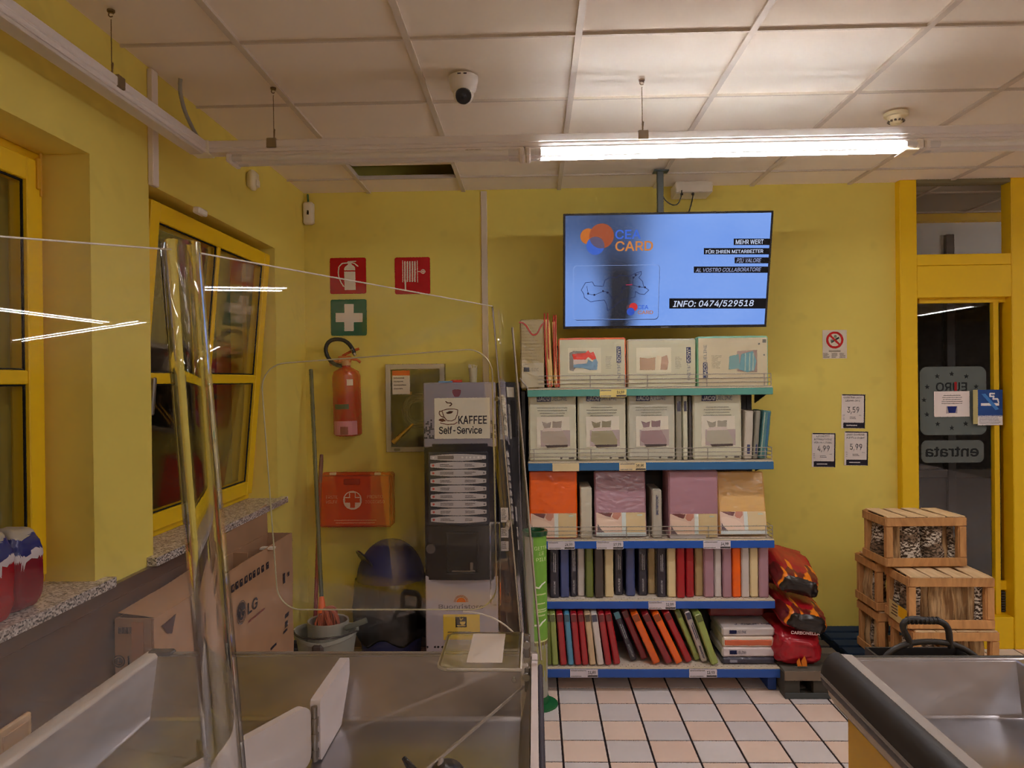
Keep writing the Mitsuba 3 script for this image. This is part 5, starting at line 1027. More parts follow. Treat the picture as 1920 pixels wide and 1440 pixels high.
# ------------------------------------------------------------------ charcoal bags and the pallets under them
def charcoal(label, c, w, h, L, yaw, pitch, roll, capcol, seed, front_black=True):
    m = trimesh.creation.icosphere(4, 1.0); v = m.vertices.copy()
    e = np.array([.42, .42, .55]); v = np.sign(v) * np.abs(v) ** e; v = v / np.abs(v).max(0)
    y = (v[:, 1] + 1) / 2
    uv = np.c_[v[:, 0] * .5 + .5, y + (0 if front_black else 1.2) + .8 * (v[:, 2] < -.5)]
    s = 1 - .30 * np.clip(y - .55, 0, 1) * 1.6
    P = np.c_[v[:, 0] * w / 2 * (1 - .10 * (1 - y) * (v[:, 2] > 0)), y * L, v[:, 2] * h / 2 * s]
    nz = meshkit.fbm(P * [26, 14, 26] + seed, 4, seed) - .5
    nrm = trimesh.Trimesh(P, m.faces, process=False).vertex_normals
    P = P + nrm * (nz * .030)[:, None] + nrm * ((np.abs(meshkit.noise(P * [60, 22, 60] + seed, seed + 3) - .5) - .25) * .012)[:, None]
    R_ = trimesh.transformations.euler_matrix(math.radians(pitch), math.radians(roll), math.radians(yaw), 'sxyz')
    P = trimesh.transform_points(P, R_) + c
    fy = y[m.faces].mean(1); fz = v[:, 2][m.faces].mean(1)
    k = thing('charcoal_bag', label, 'charcoal bag', None)
    endm = (fy < .055) & (fz < .8) if front_black else np.zeros(len(fy), bool)
    def sub(mask): 
        t = trimesh.Trimesh(P, m.faces[mask], process=False); used = np.unique(t.faces); re = -np.ones(len(P), int); re[used] = np.arange(len(used)); return trimesh.Trimesh(P[used], re[t.faces], process=False), uv[used]
    b_, u_ = sub(~endm); key = number(k + '__bag'); scene[key] = mikit.ply(b_, 'charcoal_print', smooth=True, uv=u_)
    if front_black: e_, _ = sub(endm); part(k, 'bottom_end', e_, 'gloss', (32, 26, 24), True)
    return k, P
c1 = at(1500, 1102, 4.06); charcoal('red charcoal bag with a black bottom end, topmost of the pile', c1 + [.005, 0, -.006], .25, .125, .44, 1, 15, 14, 0, 11)
c2 = at(1514, 1172, 4.0); charcoal('red charcoal bag with a black bottom end, middle of the pile', c2 + [.005, 0, -.002], .25, .12, .44, 1, 10, 11, 0, 23)
c3 = at(1499, 1222, 4.02); k, _ = charcoal('red charcoal bag with crumpled front, at the bottom of the pile', c3 + [.01, 0, -.004], .265, .18, .44, 0, 3, 2, 0, 31, False)
q = at(1484, 1185, 4.005); part(k, 'lettering', rot(front(text('CARBONELLA', .016, .15, True), q[0], 4.012, q[2] - .012), 3, [0, 1, 0], q), 'matte', (226, 190, 186))
part(k, 'flame', onto(shapely.union_all([sg.Polygon([tuple(at(x, y, 4.0)[[0, 2]]) for x, y in pts]) for pts in (((1496, 1250), (1494, 1242), (1499, 1234), (1502, 1244), (1505, 1250)), ((1505, 1250), (1503, 1240), (1509, 1230), (1513, 1240), (1514, 1250)))]), 4.005), 'matte', (214, 120, 40))
q = at(1475, 1152, 3.99); solo('charcoal_bag', 'red charcoal bag pushed behind the pile, beside the shelf unit', 'charcoal bag', soft([X1 + .03, 4.50, .16], [X1 + .22, 4.72, .54], .06, .01, 4), 'film', (120, 16, 26), 40)
def pallet(label, x0, x1, y0, y1, z0, h, col, n, along='y'):
    k = thing('pallet', label, 'pallet')
    w = .09
    for i in range(n):
        t = i / (n - 1)
        if along == 'y': part(k, 'deck_board', box([x0, y0 + (y1 - y0 - w) * t, z0 + h - .018], [x1, y0 + (y1 - y0 - w) * t + w, z0 + h], .002), 'matte', shade(col, rng.uniform(.8, 1.15)))
        else: part(k, 'deck_board', box([x0 + (x1 - x0 - w) * t, y0, z0 + h - .018], [x0 + (x1 - x0 - w) * t + w, y1, z0 + h], .002), 'matte', shade(col, rng.uniform(.8, 1.15)))
    for t in (0, .5, 1):
        if along == 'y': part(k, 'bearer', box([x0 + (x1 - x0 - .08) * t, y0, z0 + .02], [x0 + (x1 - x0 - .08) * t + .08, y1, z0 + h - .0185], .002), 'matte', shade(col, .7))
        else: part(k, 'bearer', box([x0, y0 + (y1 - y0 - .08) * t, z0 + .02], [x1, y0 + (y1 - y0 - .08) * t + .08, z0 + h - .0185], .002), 'matte', shade(col, .7))
    part(k, 'foot_board', box([x0, y0, z0], [x1, y0 + .08, z0 + .0195], .002), 'matte', shade(col, .9))
    return k
px0 = at(1468, 1300, 3.98)[0] + .008; z_t = at(1500, 1259, 3.98)[2]
P1 = pallet('worn grey blue wooden pallet under the charcoal bags', px0, px0 + .38, 3.98, 4.70, 0, .145, (96, 92, 84), 6)
part(P1, 'end_board', box([px0, 3.972, .095], [px0 + .38, 3.98, .143], .001), 'matte', (120, 106, 92)); part(P1, 'end_board', box([px0, 3.972, .0], [px0 + .38, 3.98, .03], .001), 'matte', (72, 76, 76))
pallet('blue painted pallet under the firewood crates', 1.72, 2.32, 3.74, 4.70, 0, .145, (34, 52, 74), 8)

# ------------------------------------------------------------------ firewood crates
CW, CD, CH = .405, .275, .265
def crate(label, x, y, z, logs, side=None, slat_seed=0, rotz=0):
    k = thing('firewood_crate', label, 'crate')
    def PL(m): return mv(rot(m, rotz, [0, 0, 1], (CW / 2, CD / 2, 0)), x, y, z)
    p = .034; tt = .008
    for sx in (0, CW - p):
        for sy in (tt, CD - p - tt): part(k, 'corner_post', PL(box([sx if sx == 0 else sx, sy, .0], [sx + p, sy + p, CH - .008], .003)), 'crate_wood', None)
    for zz_ in (.0, CH - .056):
        hgt = .046
        part(k, 'front_rail', PL(box([-.002, 0, zz_ + .002], [CW + .002, tt - .0005, zz_ + hgt], .0015)), 'crate_wood', None); part(k, 'back_rail', PL(box([0, CD - tt + .0005, zz_ + .002], [CW, CD, zz_ + hgt], .0015)), 'crate_wood', None)
        part(k, 'side_rail', PL(box([-.008, .004, zz_ + .001], [-.0005, CD - .004, zz_ + hgt - .002], .0015)), 'crate_wood', None); part(k, 'side_rail', PL(box([CW + .0005, .004, zz_ + .001], [CW + .008, CD - .004, zz_ + hgt - .002], .0015)), 'crate_wood', None)
    for sx in (-.0045, CW - p + .0045): part(k, 'front_batten', PL(box([sx, .0005, .049], [sx + p, tt, CH - .058], .0015)), 'crate_wood', None)
    r = random.Random(slat_seed); e = 0.0; n = 4 if slat_seed % 2 else 5
    for i in range(n):
        wd = CW / n; g0, g1 = r.uniform(.002, .008), r.uniform(.002, .012)
        pl = sg.Polygon([(i * wd + g0, 0), ((i + 1) * wd - g1 * .5, 0), ((i + 1) * wd - g0 - .004 * (i < n - 1) - r.uniform(0, .012) * (i < n - 1), CD), (i * wd + g1 + r.uniform(0, .01), CD)])
        m = trimesh.creation.extrude_polygon(pl, .005, engine='earcut'); m.apply_translation([0, 0, CH - .009]); m = rot(m, r.uniform(-.6, .6), [1, 0, 0], (0, CD / 2, CH)); part(k, 'top_slat', PL(m), 'slat_wood', None)
    part(k, 'floor_board', PL(box([.004, .01, .004], [CW - .004, CD - .01, .012])), 'slat_wood', None)
    r = random.Random(slat_seed + 50)
    for (lx0, ly0, rad, mat_) in logs:
        lx, ly = lx0, ly0
        nn_ = 14 if mat_ == 'bark' else 9
        lx = max(lx, 1.13 * rad + .004); ly = max(ly, 1.13 * rad + (.011 if lx > .1 else .044))
        angs = sorted([r.uniform(-.12, .12) + t for t in np.linspace(0, 2 * math.pi, nn_, endpoint=False)]); rr = [rad * r.uniform(.92, 1.06) if mat_ == 'bark' else rad * r.uniform(.72, 1.12) for _ in angs]
        z0_, z1_ = .013, CH - .018 - r.uniform(0, .008); rings = []
        for q, zq in enumerate(np.linspace(z0_, z1_, 9)):
            ox, oy = .004 * math.sin(q * .9 + lx * 50), .004 * math.cos(q * .7 + ly * 30); f_ = 1 + .05 * math.sin(q * 1.7 + lx * 90)
            rings.append([[lx + ox + rr[i] * f_ * math.cos(a_), ly + oy + rr[i] * f_ * math.sin(a_), zq] for i, a_ in enumerate(angs)])
        V = np.array(rings).reshape(-1, 3); F = []
        for q in range(8):
            for i in range(nn_): a0, b0 = q * nn_ + i, q * nn_ + (i + 1) % nn_; F += [[a0, b0, b0 + nn_], [a0, b0 + nn_, a0 + nn_]]
        for i in range(1, nn_ - 1): F += [[0, i + 1, i], [8 * nn_, 8 * nn_ + i, 8 * nn_ + i + 1]]
        fr = sorted([l for l in logs if l[1] < .1]); kd = 'bark covered' if mat_ == 'bark' else 'split pale'
        if ly0 < .1: lab = f'{kd} log, {ORD[fr.index((lx0, ly0, rad, mat_))]} from the left in the {k_names[k]}'
        elif lx0 < .07: lab = f'{kd} log on the left side of the {k_names[k]}, {"nearer" if ly0 < .17 and len([l for l in logs if l[0] < .07 and l[1] >= .1]) > 1 else "farther"} the back'
        else: lab = f'{kd} log at the back of the {k_names[k]}, {"middle" if lx < .25 else "right"}'
        lab = lab.replace('nearer the back', 'in the middle').replace('farther the back', 'towards the back')
        lk = solo('firewood_log', lab, 'log', PL(trimesh.Trimesh(V, F, process=False)), mat_, None, 50 if mat_ == 'bark' else 25, 'firewood in the ' + k_names[k])
    return k
label_log = {'bark': 'bark covered firewood log standing in the %s', 'split_wood': 'split pale firewood log standing in the %s'}
k_names = {'firewood_crate': 'topmost crate', 'firewood_crate_001': 'middle front crate', 'firewood_crate_002': 'middle rear crate', 'firewood_crate_003': 'bottom front crate', 'firewood_crate_004': 'bottom rear crate'}
zc0_ = .147
Yc1 = 3.81; xc1 = at(1708, 1130, Yc1)[0]
zc2_, zc3_ = zc0_ + CH + .003, zc0_ + 2 * (CH + .003)
Yc0 = 3.98; xc0 = at(1662, 1000, Yc0)[0]
crate('topmost wooden crate of birch firewood on the stack by the door', xc0, Yc0, zc3_ + .001, [(.075, .075, .038, 'split_wood'), (.142, .07, .056, 'bark'), (.262, .068, .057, 'bark'), (.33, .085, .026, 'split_wood'), (.365, .08, .022, 'bark'), (.06, .19, .052, 'bark'), (.18, .19, .055, 'bark'), (.30, .19, .055, 'bark')], None, 1, 1.2)
crate('front wooden crate of split firewood in the middle layer of the stack', xc1, Yc1, zc2_, [(.058, .06, .026, 'bark'), (.10, .062, .030, 'split_wood'), (.155, .066, .042, 'split_wood'), (.215, .062, .034, 'split_wood'), (.262, .06, .026, 'split_wood'), (.31, .06, .034, 'split_wood'), (.357, .066, .030, 'bark'), (.055, .13, .04, 'bark'), (.055, .21, .04, 'bark'), (.2, .19, .06, 'split_wood')], None, 3, -1.0)
crate('rear wooden crate in the middle layer of the stack, mostly hidden', xc0 + .01, Yc1 + CD + .022, zc2_, [(.045, .06, .034, 'bark'), (.045, .13, .034, 'split_wood'), (.045, .205, .034, 'split_wood')], None, 5)
crate('front wooden crate in the bottom layer of the stack, behind the basket handle', xc1 + .015, Yc1 - .01, zc0_ + .001, [(.09, .06, .045, 'bark'), (.19, .062, .04, 'split_wood'), (.262, .06, .032, 'split_wood'), (.33, .062, .038, 'split_wood'), (.055, .16, .05, 'bark')], None, 7)
crate('rear wooden crate in the bottom layer of the stack, mostly hidden', xc0 + .018, Yc1 + CD + .022, zc0_ + .001, [(.045, .06, .034, 'split_wood'), (.045, .13, .034, 'bark'), (.045, .205, .034, 'split_wood')], None, 9)
q = xc1 - .0095; kk = thing('crate_label', 'yellow and white paper label on the side of the middle front crate', 'label')
m = flat(sg.Polygon([(Yc1 + .02, zc2_ - .005), (Yc1 + .21, zc2_ + .002), (Yc1 + .21, zc2_ + .095), (Yc1 + .02, zc2_ + .088)])); part(kk, 'sheet', mv(xf(m, np.array([[0, 0, -1, 0], [1, 0, 0, 0], [0, 1, 0, 0], [0, 0, 0, 1.0]])), q), 'satin', (206, 178, 120))
m = flat(sg.Polygon([(Yc1 + .02, zc2_ + .03), (Yc1 + .11, zc2_ + .035), (Yc1 + .11, zc2_ + .09), (Yc1 + .02, zc2_ + .088)])); part(kk, 'yellow_field', mv(xf(m, np.array([[0, 0, -1, 0], [1, 0, 0, 0], [0, 1, 0, 0], [0, 0, 0, 1.0]])), q - .001), 'satin', (226, 170, 30))
m = flat(lines(Yc1 + .12, Yc1 + .2, zc2_ + .08, .016, 4, .007, 3)); part(kk, 'print', mv(xf(m, np.array([[0, 0, -1, 0], [1, 0, 0, 0], [0, 1, 0, 0], [0, 0, 0, 1.0]])), q - .001), 'matte', (110, 84, 60))

# ------------------------------------------------------------------ battery collecting tube
c = atz(1010, 1323, 0.0); cx, cy = c[0] - .012, c[1] + .02; zt_ = at(1005, 993, cy)[2]; r = .061
k = thing('battery_tube', 'green labelled battery collecting tube standing left of the shelf unit', 'collecting tube')
part(k, 'base', lathe([[0, 0], [.112, 0], [.112, .006], [.10, .012], [.066, .016], [.064, .05], [0, .05]], 40, cx, cy), 'satin', (16, 92, 46), 40)
part(k, 'tube', lathe([[r - .004, .02], [r, .02], [r, zt_ - .02], [r - .004, zt_ - .02], [r - .004, .02]], 40, cx, cy), 'gloss', (150, 150, 136), 40)
part(k, 'rim', lathe([[r - .012, zt_ - .025], [r + .006, zt_ - .025], [r + .007, zt_ - .004], [r + .002, zt_], [r - .008, zt_], [r - .012, zt_ - .01], [r - .012, zt_ - .025]], 40, cx, cy), 'gloss', (14, 66, 38), 40)
def bend(m, phi0, rr):
    v = m.vertices; p = phi0 + v[:, 0] / r; q = rr + v[:, 2]
    m.vertices = np.c_[cx + q * np.sin(p), cy - q * np.cos(p), v[:, 1]]; return m
def strip(p0, p1, z0, z1, rr, n=16):
    ph = np.linspace(p0, p1, n); v = [[cx + rr * math.sin(p), cy - rr * math.cos(p), z] for z in (z0, z1) for p in ph]
    return trimesh.Trimesh(v, [t for i in range(n - 1) for t in ([i, i + 1, i + n + 1], [i, i + n + 1, i + n])], process=False)
zl1, zl0 = at(1005, 1001, cy)[2], at(1005, 1196, cy)[2]
part(k, 'label', strip(-.1, 2.6, zl0, zl1, r + .0008, 24), 'satin', (112, 166, 60), True)
part(k, 'label_edge', strip(-.1, 2.6, zl0 - .004, zl0 + .003, r + .0012, 24), 'satin', (206, 214, 150), True)
part(k, 'label_back', strip(-1.0, -.1, zl0, zl1, r + .0006, 10), 'satin', (168, 168, 156), True)
part(k, 'seam_band', strip(-1.7, -1.0, zl0, zl1, r + .0006, 10), 'satin', (86, 130, 50), True)
for s, py, w in (('GETTA', 1027, .078), ('LE', 1037, .028), ('PILE', 1048, .062)):
    m = text(s, .018, w, False, 0, .0006, 'c'); m.apply_translation([0, at(1005, py, cy)[2], 0]); part(k, 'lettering', bend(m, .62, r + .0012), 'matte', (206, 222, 166))
for i, (py, n) in enumerate(((1108, 1), (1125, 1), (1136, 2), (1147, 1))):
    z = at(1005, py, cy)[2]; m = flat(lines(-.035, .035, z, .011, n, .007, i, True), .0006); m = m.subdivide_to_size(.01) if hasattr(m, 'subdivide_to_size') else m
    part(k, 'print', bend(m, .55, r + .0012), 'matte', (186, 206, 140))
for py in (1095, 1165):
    z = at(1005, py, cy)[2]; m = flat(sg.LineString([(-.03, z), (-.01, z - .006), (.008, z + .012), (.03, z + .02)]).buffer(.004), .0006).subdivide_to_size(.01); part(k, 'bird_print', bend(m, .5, r + .0012), 'matte', (236, 240, 220))
part(k, 'print_foot', cat([strip(-.05 + .16 * i, .06 + .16 * i, .13 + .03 * (i % 3), .30 + .05 * (i % 2), r + .0008, 4) for i in range(7)]), 'satin', (150, 146, 60), True)
part(k, 'print_band', strip(-.1, 2.6, .32, zl0 - .004, r + .0006, 20), 'satin', (112, 98, 66), True)

# ------------------------------------------------------------------ checkout counters
ZK = .84
YK = atz(650, 1221, ZK)[1]
def basin(x0, x1, y0, y1, zt, zb, il, ir, inr, ifar, nf=6):
    """pressed steel tray: rim, sloping walls, rounded folds"""
    prof = [(0, 0), (.02, .05), (.06, .12)]
    prof = [(0.0, 0.0), (.04, .0), (.06, .02)] + [(.06 + .84 * t, .02 + .94 * t) for t in (.04, .2, .5, .8, .97, 1.0)] + [(.945, .978), (.975, .993), (1.005, 1.0), (1.04, 1.004), (1.09, 1.005), (1.3, 1.005)]
    rings = []
    for s, d in prof:
        z = zt - (zt - zb) * d
        a, b, c_, d_ = x0 + il * s, x1 - ir * s, y0 + inr * s, y1 - ifar * s
        rings.append([[a, c_, z], [b, c_, z], [b, d_, z], [a, d_, z]])
    V, F = [], []
    for i in range(4):          # the four walls keep their own vertices, so that the mitred corners stay sharp
        o = len(V); n = len(rings)
        for q in range(n): V += [rings[q][i], rings[q][(i + 1) % 4]]
        for q in range(n - 1): a = o + 2 * q; F += [[a, a + 1, a + 3], [a, a + 3, a + 2]]
    o = len(V); V += rings[-1]; F += [[o, o + 1, o + 2], [o, o + 2, o + 3]]
    return trimesh.Trimesh(V, F, process=False)
xl0 = atz(288, 1213, ZK)[0]
k = thing('checkout_counter', 'left checkout counter with a stainless bagging tray behind the clear screen', 'checkout counter')
YN = .62
zb = .70; yfar = atz(650, 1352, zb)[1]; xlb = atz(272, 1358, zb)[0]
part(k, 'tray', basin(xl0 + .045, -.02, YN + .05, YK - .022, ZK - .004, zb, xlb - xl0 - .045 + .0, .03, .05, YK - .022 - yfar), 'steel', None, True)
part(k, 'left_rim', box([xl0, YN, ZK - .035], [xl0 + .048, YK - .004, ZK + .004], .008), 'satin', (186, 178, 172), 50)
part(k, 'far_rim', box([xl0 + .03, YK - .02, ZK - .02], [.0, YK, ZK + .001], .004), 'satin', (120, 108, 96), 50)
part(k, 'far_edge', box([xl0 + .05, YK - .03, ZK - .008], [-.01, YK - .019, ZK - .002], .002), 'steel', None)
part(k, 'corner_cap', box([xl0 + .012, YK - .03, ZK - .03], [xl0 + .09, YK + .008, ZK + .008], .006), 'satin', (60, 54, 52), 50)
part(k, 'cabinet', cat(box([xl0 + .02, YK - .018, .06], [-.02, YK - .006, ZK - .03]), box([xl0 + .02, YN, .06], [xl0 + .035, YK - .045, ZK - .05]), box([-.035, YN, .06], [-.02, YK - .045, ZK - .16])), 'satin', (196, 186, 176))
part(k, 'plinth', box([xl0 + .05, YN, 0], [-.05, YK - .08, .06]), 'satin', (40, 38, 38))
sp = sg.Polygon([(YN, .45), (YK - .02, .45), (YK - .005, .52), (YK - .005, ZK - .05), (YK - .02, ZK), (YK - .06, ZK + .012), (YN, ZK + .012)])
part(k, 'side_panel', mv(xf(trimesh.creation.extrude_polygon(sp, .018, engine='earcut'), SX), -.0175), 'satin', (214, 200, 198))
part(k, 'bumper', box([.0008, YN, .56], [.0155, YK - .02, ZK - .03], .006), 'satin', (52, 50, 62), 50)
zd = ZK + .02
yb1, yb0 = atz(650, 1231, zd)[1], atz(600, 1313, zd)[1]; xbd = atz(600, 1313, zd)[0]
k2 = thing('bagging_divider', 'white fixed divider plate standing in the stainless tray', 'divider')
pl = sg.Polygon([(yb1, zd), (yb0, zd), (yb0, zb + .003), (yb1 - .10, zb + .003), (yb1, zb + .11)]).buffer(-.012).buffer(.012, 5)
m = xf(trimesh.creation.extrude_polygon(pl, .026, engine='earcut'), SX); part(k2, 'plate', mv(m, xbd - .026), 'satin', (212, 202, 204), 40)
k3 = thing('bagging_divider', 'white swinging divider plate hinged in the stainless tray, nearest the camera', 'divider')
h0 = np.array([xbd - .012, yb0 - .012]); n0 = atz(432, 1403, zd)[:2]; dv = (n0 - h0) / np.linalg.norm(n0 - h0); L_ = .62
pl = sg.Polygon([(0, zd), (L_, zd), (L_, zb + .006), (0, zb + .006)]).buffer(-.03).buffer(.03, 6); m = trimesh.creation.extrude_polygon(pl, .022, engine='earcut')
Mx = np.eye(4); Mx[:3, 0] = [dv[0], dv[1], 0]; Mx[:3, 1] = [0, 0, 1]; Mx[:3, 2] = np.cross(Mx[:3, 0], Mx[:3, 1]); Mx[:3, 3] = [h0[0] + dv[0] * .012, h0[1] + dv[1] * .012, 0]
part(k3, 'plate', xf(m, Mx), 'satin', (206, 196, 196), 40)
part(k3, 'hinge', cat(tube([[h0[0], h0[1] + .002, zb + .01], [h0[0], h0[1] + .002, zd - .012]], .008, 12), *[tube([[h0[0], h0[1] + .002, z], [h0[0], h0[1] + .002, z + .02]], .011, 12) for z in np.arange(zb + .02, zd - .04, .04)]), 'metal', (150, 144, 140), 40)
# dark hand scanner resting near the front edge of the tray
q = atz(838, 1446, zb + .07); k4 = thing('hand_scanner', 'black domed hand scanner in the stainless tray at the bottom of the photo', 'scanner')
sm = trimesh.creation.icosphere(3, 1.0); sm.vertices = sm.vertices * [.052, .07, .05] + [q[0], q[1] - .03, zb + .055]; part(k4, 'head', sm, 'gloss', (34, 30, 30), True)
part(k4, 'window', tube([[q[0] - .02, q[1] - .08, zb + .07], [q[0] - .01, q[1] - .02, zb + .108]], .006, 8), 'satin', (150, 140, 136), 40)
q2 = atz(757, 1421, zb + .06); part(k4, 'handle', tube(smoothpath([[q2[0], q2[1], zb + .06], [q2[0] + .03, q2[1] - .03, zb + .04], [q[0] - .03, q[1] - .04, zb + .04]], 5), [.006 + .002 * min(i, 5) for i in range(11)], 10), 'gloss', (34, 32, 36), 50)

# the right-hand counter
k = thing('checkout_counter', 'right checkout counter with a stainless tray, black bumper and yellow side', 'checkout counter')
YK2 = atz(1750, 1231, ZK)[1]; xe = atz(1551, 1214, ZK)[0]; xr2 = atz(1908, 1238, ZK)[0]
yfar2 = atz(1750, 1347, zb)[1]
part(k, 'tray', basin(xe + .05, xr2, YN + .05, YK2 - .022, ZK - .004, zb, .035, .03, .05, YK2 - .022 - yfar2), 'steel', None, True)
part(k, 'right_flange', box([xr2 - .002, YN, ZK - .02], [xr2 + .5, YK2, ZK - .002], .004), 'steel', None)
part(k, 'far_rim', cat(box([xe + .02, YK2 - .02, ZK - .02], [xr2 + .5, YK2 - .004, ZK + .001], .005)), 'steel', None, 50)
part(k, 'far_edge', box([xe + .02, YK2 - .004, ZK - .03], [xr2 + .5, YK2 + .008, ZK + .002], .004), 'satin', (52, 48, 44))
def prof_y(pts, y0, y1, n=1):
    m = trimesh.creation.extrude_polygon(sg.Polygon(pts), y1 - y0, engine='earcut')      # (x, z) drawing pushed along y
    return mv(xf(m, np.array([[1, 0, 0, 0], [0, 0, 1, 0], [0, 1, 0, 0], [0, 0, 0, 1.0]])), 0, y0, 0)
E0 = xe
part(k, 'rim_strip', prof_y([(E0 + .008, ZK + .007), (E0 + .045, ZK + .004), (E0 + .054, ZK - .004), (E0 + .05, ZK - .016), (E0 + .004, ZK - .016)], YN, YK2 + .004), 'satin', (158, 150, 146))
blk = [(E0 + .009, ZK + .009), (E0 - .006, ZK + .008), (E0 - .022, ZK - .002), (E0 - .036, ZK - .02), (E0 - .044, ZK - .045), (E0 - .045, ZK - .07), (E0 - .038, ZK - .09), (E0 + .01, ZK - .09)]
m = prof_y(blk, YN, YK2 + .012); part(k, 'bumper', m, 'satin', (38, 34, 34), 35)
part(k, 'bumper_line', prof_y([(E0 - .046, ZK - .052), (E0 - .0475, ZK - .058), (E0 - .046, ZK - .064), (E0 - .04, ZK - .058)], YN, YK2 + .01), 'satin', (126, 120, 118))
part(k, 'lower_lip', prof_y([(E0 - .036, ZK - .091), (E0 - .034, ZK - .105), (E0 - .016, ZK - .135), (E0 + .012, ZK - .155), (E0 + .03, ZK - .155), (E0 + .03, ZK - .091)], YN, YK2 - .02), 'satin', (166, 154, 140), 35)
part(k, 'side_panel', box([E0 + .012, YN, .06], [E0 + .03, YK2 - .045, ZK - .157]), 'satin', (222, 176, 30))
part(k, 'end_panel', box([E0 + .03, YK2 - .019, .06], [xr2 + .45, YK2 - .006, ZK - .03]), 'satin', (222, 176, 30))
part(k, 'plinth', box([E0 + .06, YN, 0], [xr2 + .4, YK2 - .13, .06]), 'satin', (40, 38, 38))

# basket behind the right counter
k = thing('shopping_basket', 'black wheeled shopping basket with its handle up, behind the right counter', 'shopping basket')
Yb = 2.62
def hb(px, py, Y=Yb): return at(px, py, Y)
part(k, 'handle', cat(tube(smoothpath([hb(1704, 1213), hb(1699, 1190), hb(1694, 1170), hb(1700, 1164), hb(1735, 1163), hb(1766, 1167), hb(1774, 1173), hb(1780, 1195), hb(1784, 1214)], 5), .011, 10)), 'satin', (44, 42, 44), 50)
part(k, 'handle_grip', cat([tube([hb(1700 + 8 * i, 1163.5), hb(1703.5 + 8 * i, 1163.6)], .0135, 10) for i in range(8)]), 'satin', (38, 36, 38), 50)
part(k, 'bail', tube(smoothpath([hb(1655, 1240), hb(1672, 1221), hb(1700, 1208), hb(1742, 1203), hb(1785, 1208), hb(1815, 1221), hb(1838, 1240)], 6), .010, 10), 'satin', (48, 46, 46), 50)
b0, b1 = hb(1655, 1240), hb(1838, 1240); zt_ = b0[2]
part(k, 'tub', cat(box([b0[0], Yb - .1, .06], [b0[0] + .008, Yb + .14, zt_]), box([b1[0] - .008, Yb - .1, .06], [b1[0], Yb + .14, zt_]), box([b0[0], Yb - .1, .06], [b1[0], Yb - .092, zt_]), box([b0[0], Yb + .132, .06], [b1[0], Yb + .14, zt_]), box([b0[0], Yb - .1, .06], [b1[0], Yb + .14, .07])), 'satin', (40, 38, 40))
for x in (b0[0] + .03, b1[0] - .03):
    for y in (Yb - .08, Yb + .12): part(k, 'wheel', tube([[x - .012, y, .03], [x + .012, y, .03]], .03, 16), 'satin', (30, 30, 30), 40)

# ------------------------------------------------------------------ clear acrylic screen on the left counter
S = thing('checkout_screen', 'large bent clear acrylic screen standing on the left counter', 'acrylic screen')
ZS1, SHR = 1.887, -.075
EDGE = (206, 200, 184)
def sh3(x, y, z): return np.array([x + SHR * (z - ZS1), y, z])
A0, K_, B1 = np.array([-1.17, .79]), np.array([-.557, 1.205]), np.array([-.118, 2.17])
uA, uB = (K_ - A0) / np.linalg.norm(K_ - A0), (B1 - K_) / np.linalg.norm(B1 - K_)
cr_ = .024; p0, p2 = K_ - uA * cr_, K_ + uB * cr_
bez = [(1 - t) ** 2 * p0 + 2 * t * (1 - t) * K_ + t * t * p2 for t in np.linspace(0, 1, 17)]
def sheet(path, z0, z1):
    V = [sh3(p[0], p[1], z) for z in (z0, z1) for p in path]; n = len(path)
    return trimesh.Trimesh(V, [t for i in range(n - 1) for t in ([i, i + 1, i + n + 1], [i, i + n + 1, i + n])], process=False)
def slab(path, z0, z1, th, ztops=None):
    path = np.asarray(path); tg = np.gradient(path, axis=0); tg /= np.linalg.norm(tg, axis=1, keepdims=True); nn_ = np.c_[-tg[:, 1], tg[:, 0]]
    V = []; n = len(path); zs = np.linspace(0, 1, 13)
    for s_ in (-th / 2, th / 2):
        for q in zs:
            for i in range(n):
                zt = z1 if ztops is None else ztops[i]; p = path[i] + nn_[i] * s_; V.append(sh3(p[0], p[1], z0 + (zt - z0) * q))
    m = len(zs); F = []
    for o, fl in ((0, 0), (n * m, 1)):
        for q in range(m - 1):
            for i in range(n - 1):
                a = o + q * n + i; t = [[a, a + 1, a + n + 1], [a, a + n + 1, a + n]]; F += [x[::-1] for x in t] if fl else t
    def st(idx0, idx1, fl):
        for a, b, c, d in zip(idx0[:-1], idx0[1:], idx1[1:], idx1[:-1]): t = [[a, b, c], [a, c, d]]; F.extend([x[::-1] for x in t] if fl else t)
    o = n * m
    bot = list(range(n)); top = [(m - 1) * n + i for i in range(n)]; lf = [q * n for q in range(m)]; rt_ = [q * n + n - 1 for q in range(m)]
    st(bot, [o + i for i in bot], 1); st(top, [o + i for i in top], 0); st(lf, [o + i for i in lf], 0); st(rt_, [o + i for i in rt_], 1)
    mm = trimesh.Trimesh(V, F, process=False); trimesh.repair.fix_normals(mm); return mm
ZB1 = .80
part(S, 'side_sheet', sheet([A0, p0], ZB1, ZS1), 'pane', None)
part(S, 'main_sheet', sheet([p2, B1], ZB1, ZS1), 'clear_sheet', None)
pm = trimesh.creation.revolve([[.0245, ZB1], [.031, ZB1], [.031, ZS1 + .012], [.0245, ZS1 + .012], [.0245, ZB1]], sections=40)
pm.vertices[:, :2] += K_ + np.array([-.006, -.012]); pm.vertices[:, 0] += SHR * (pm.vertices[:, 2] - ZS1); trimesh.repair.fix_normals(pm)
part(S, 'corner_tube', pm, 'acrylic', None, 40)
def edge(pts, r=.0024): return tube(pts, r, 6)
part(S, 'top_edge', cat(edge([sh3(A0[0], A0[1], ZS1), sh3(p0[0], p0[1], ZS1)], .0016), edge([sh3(p2[0], p2[1], ZS1), sh3(B1[0], B1[1], ZS1)], .0016)), 'gloss', EDGE)
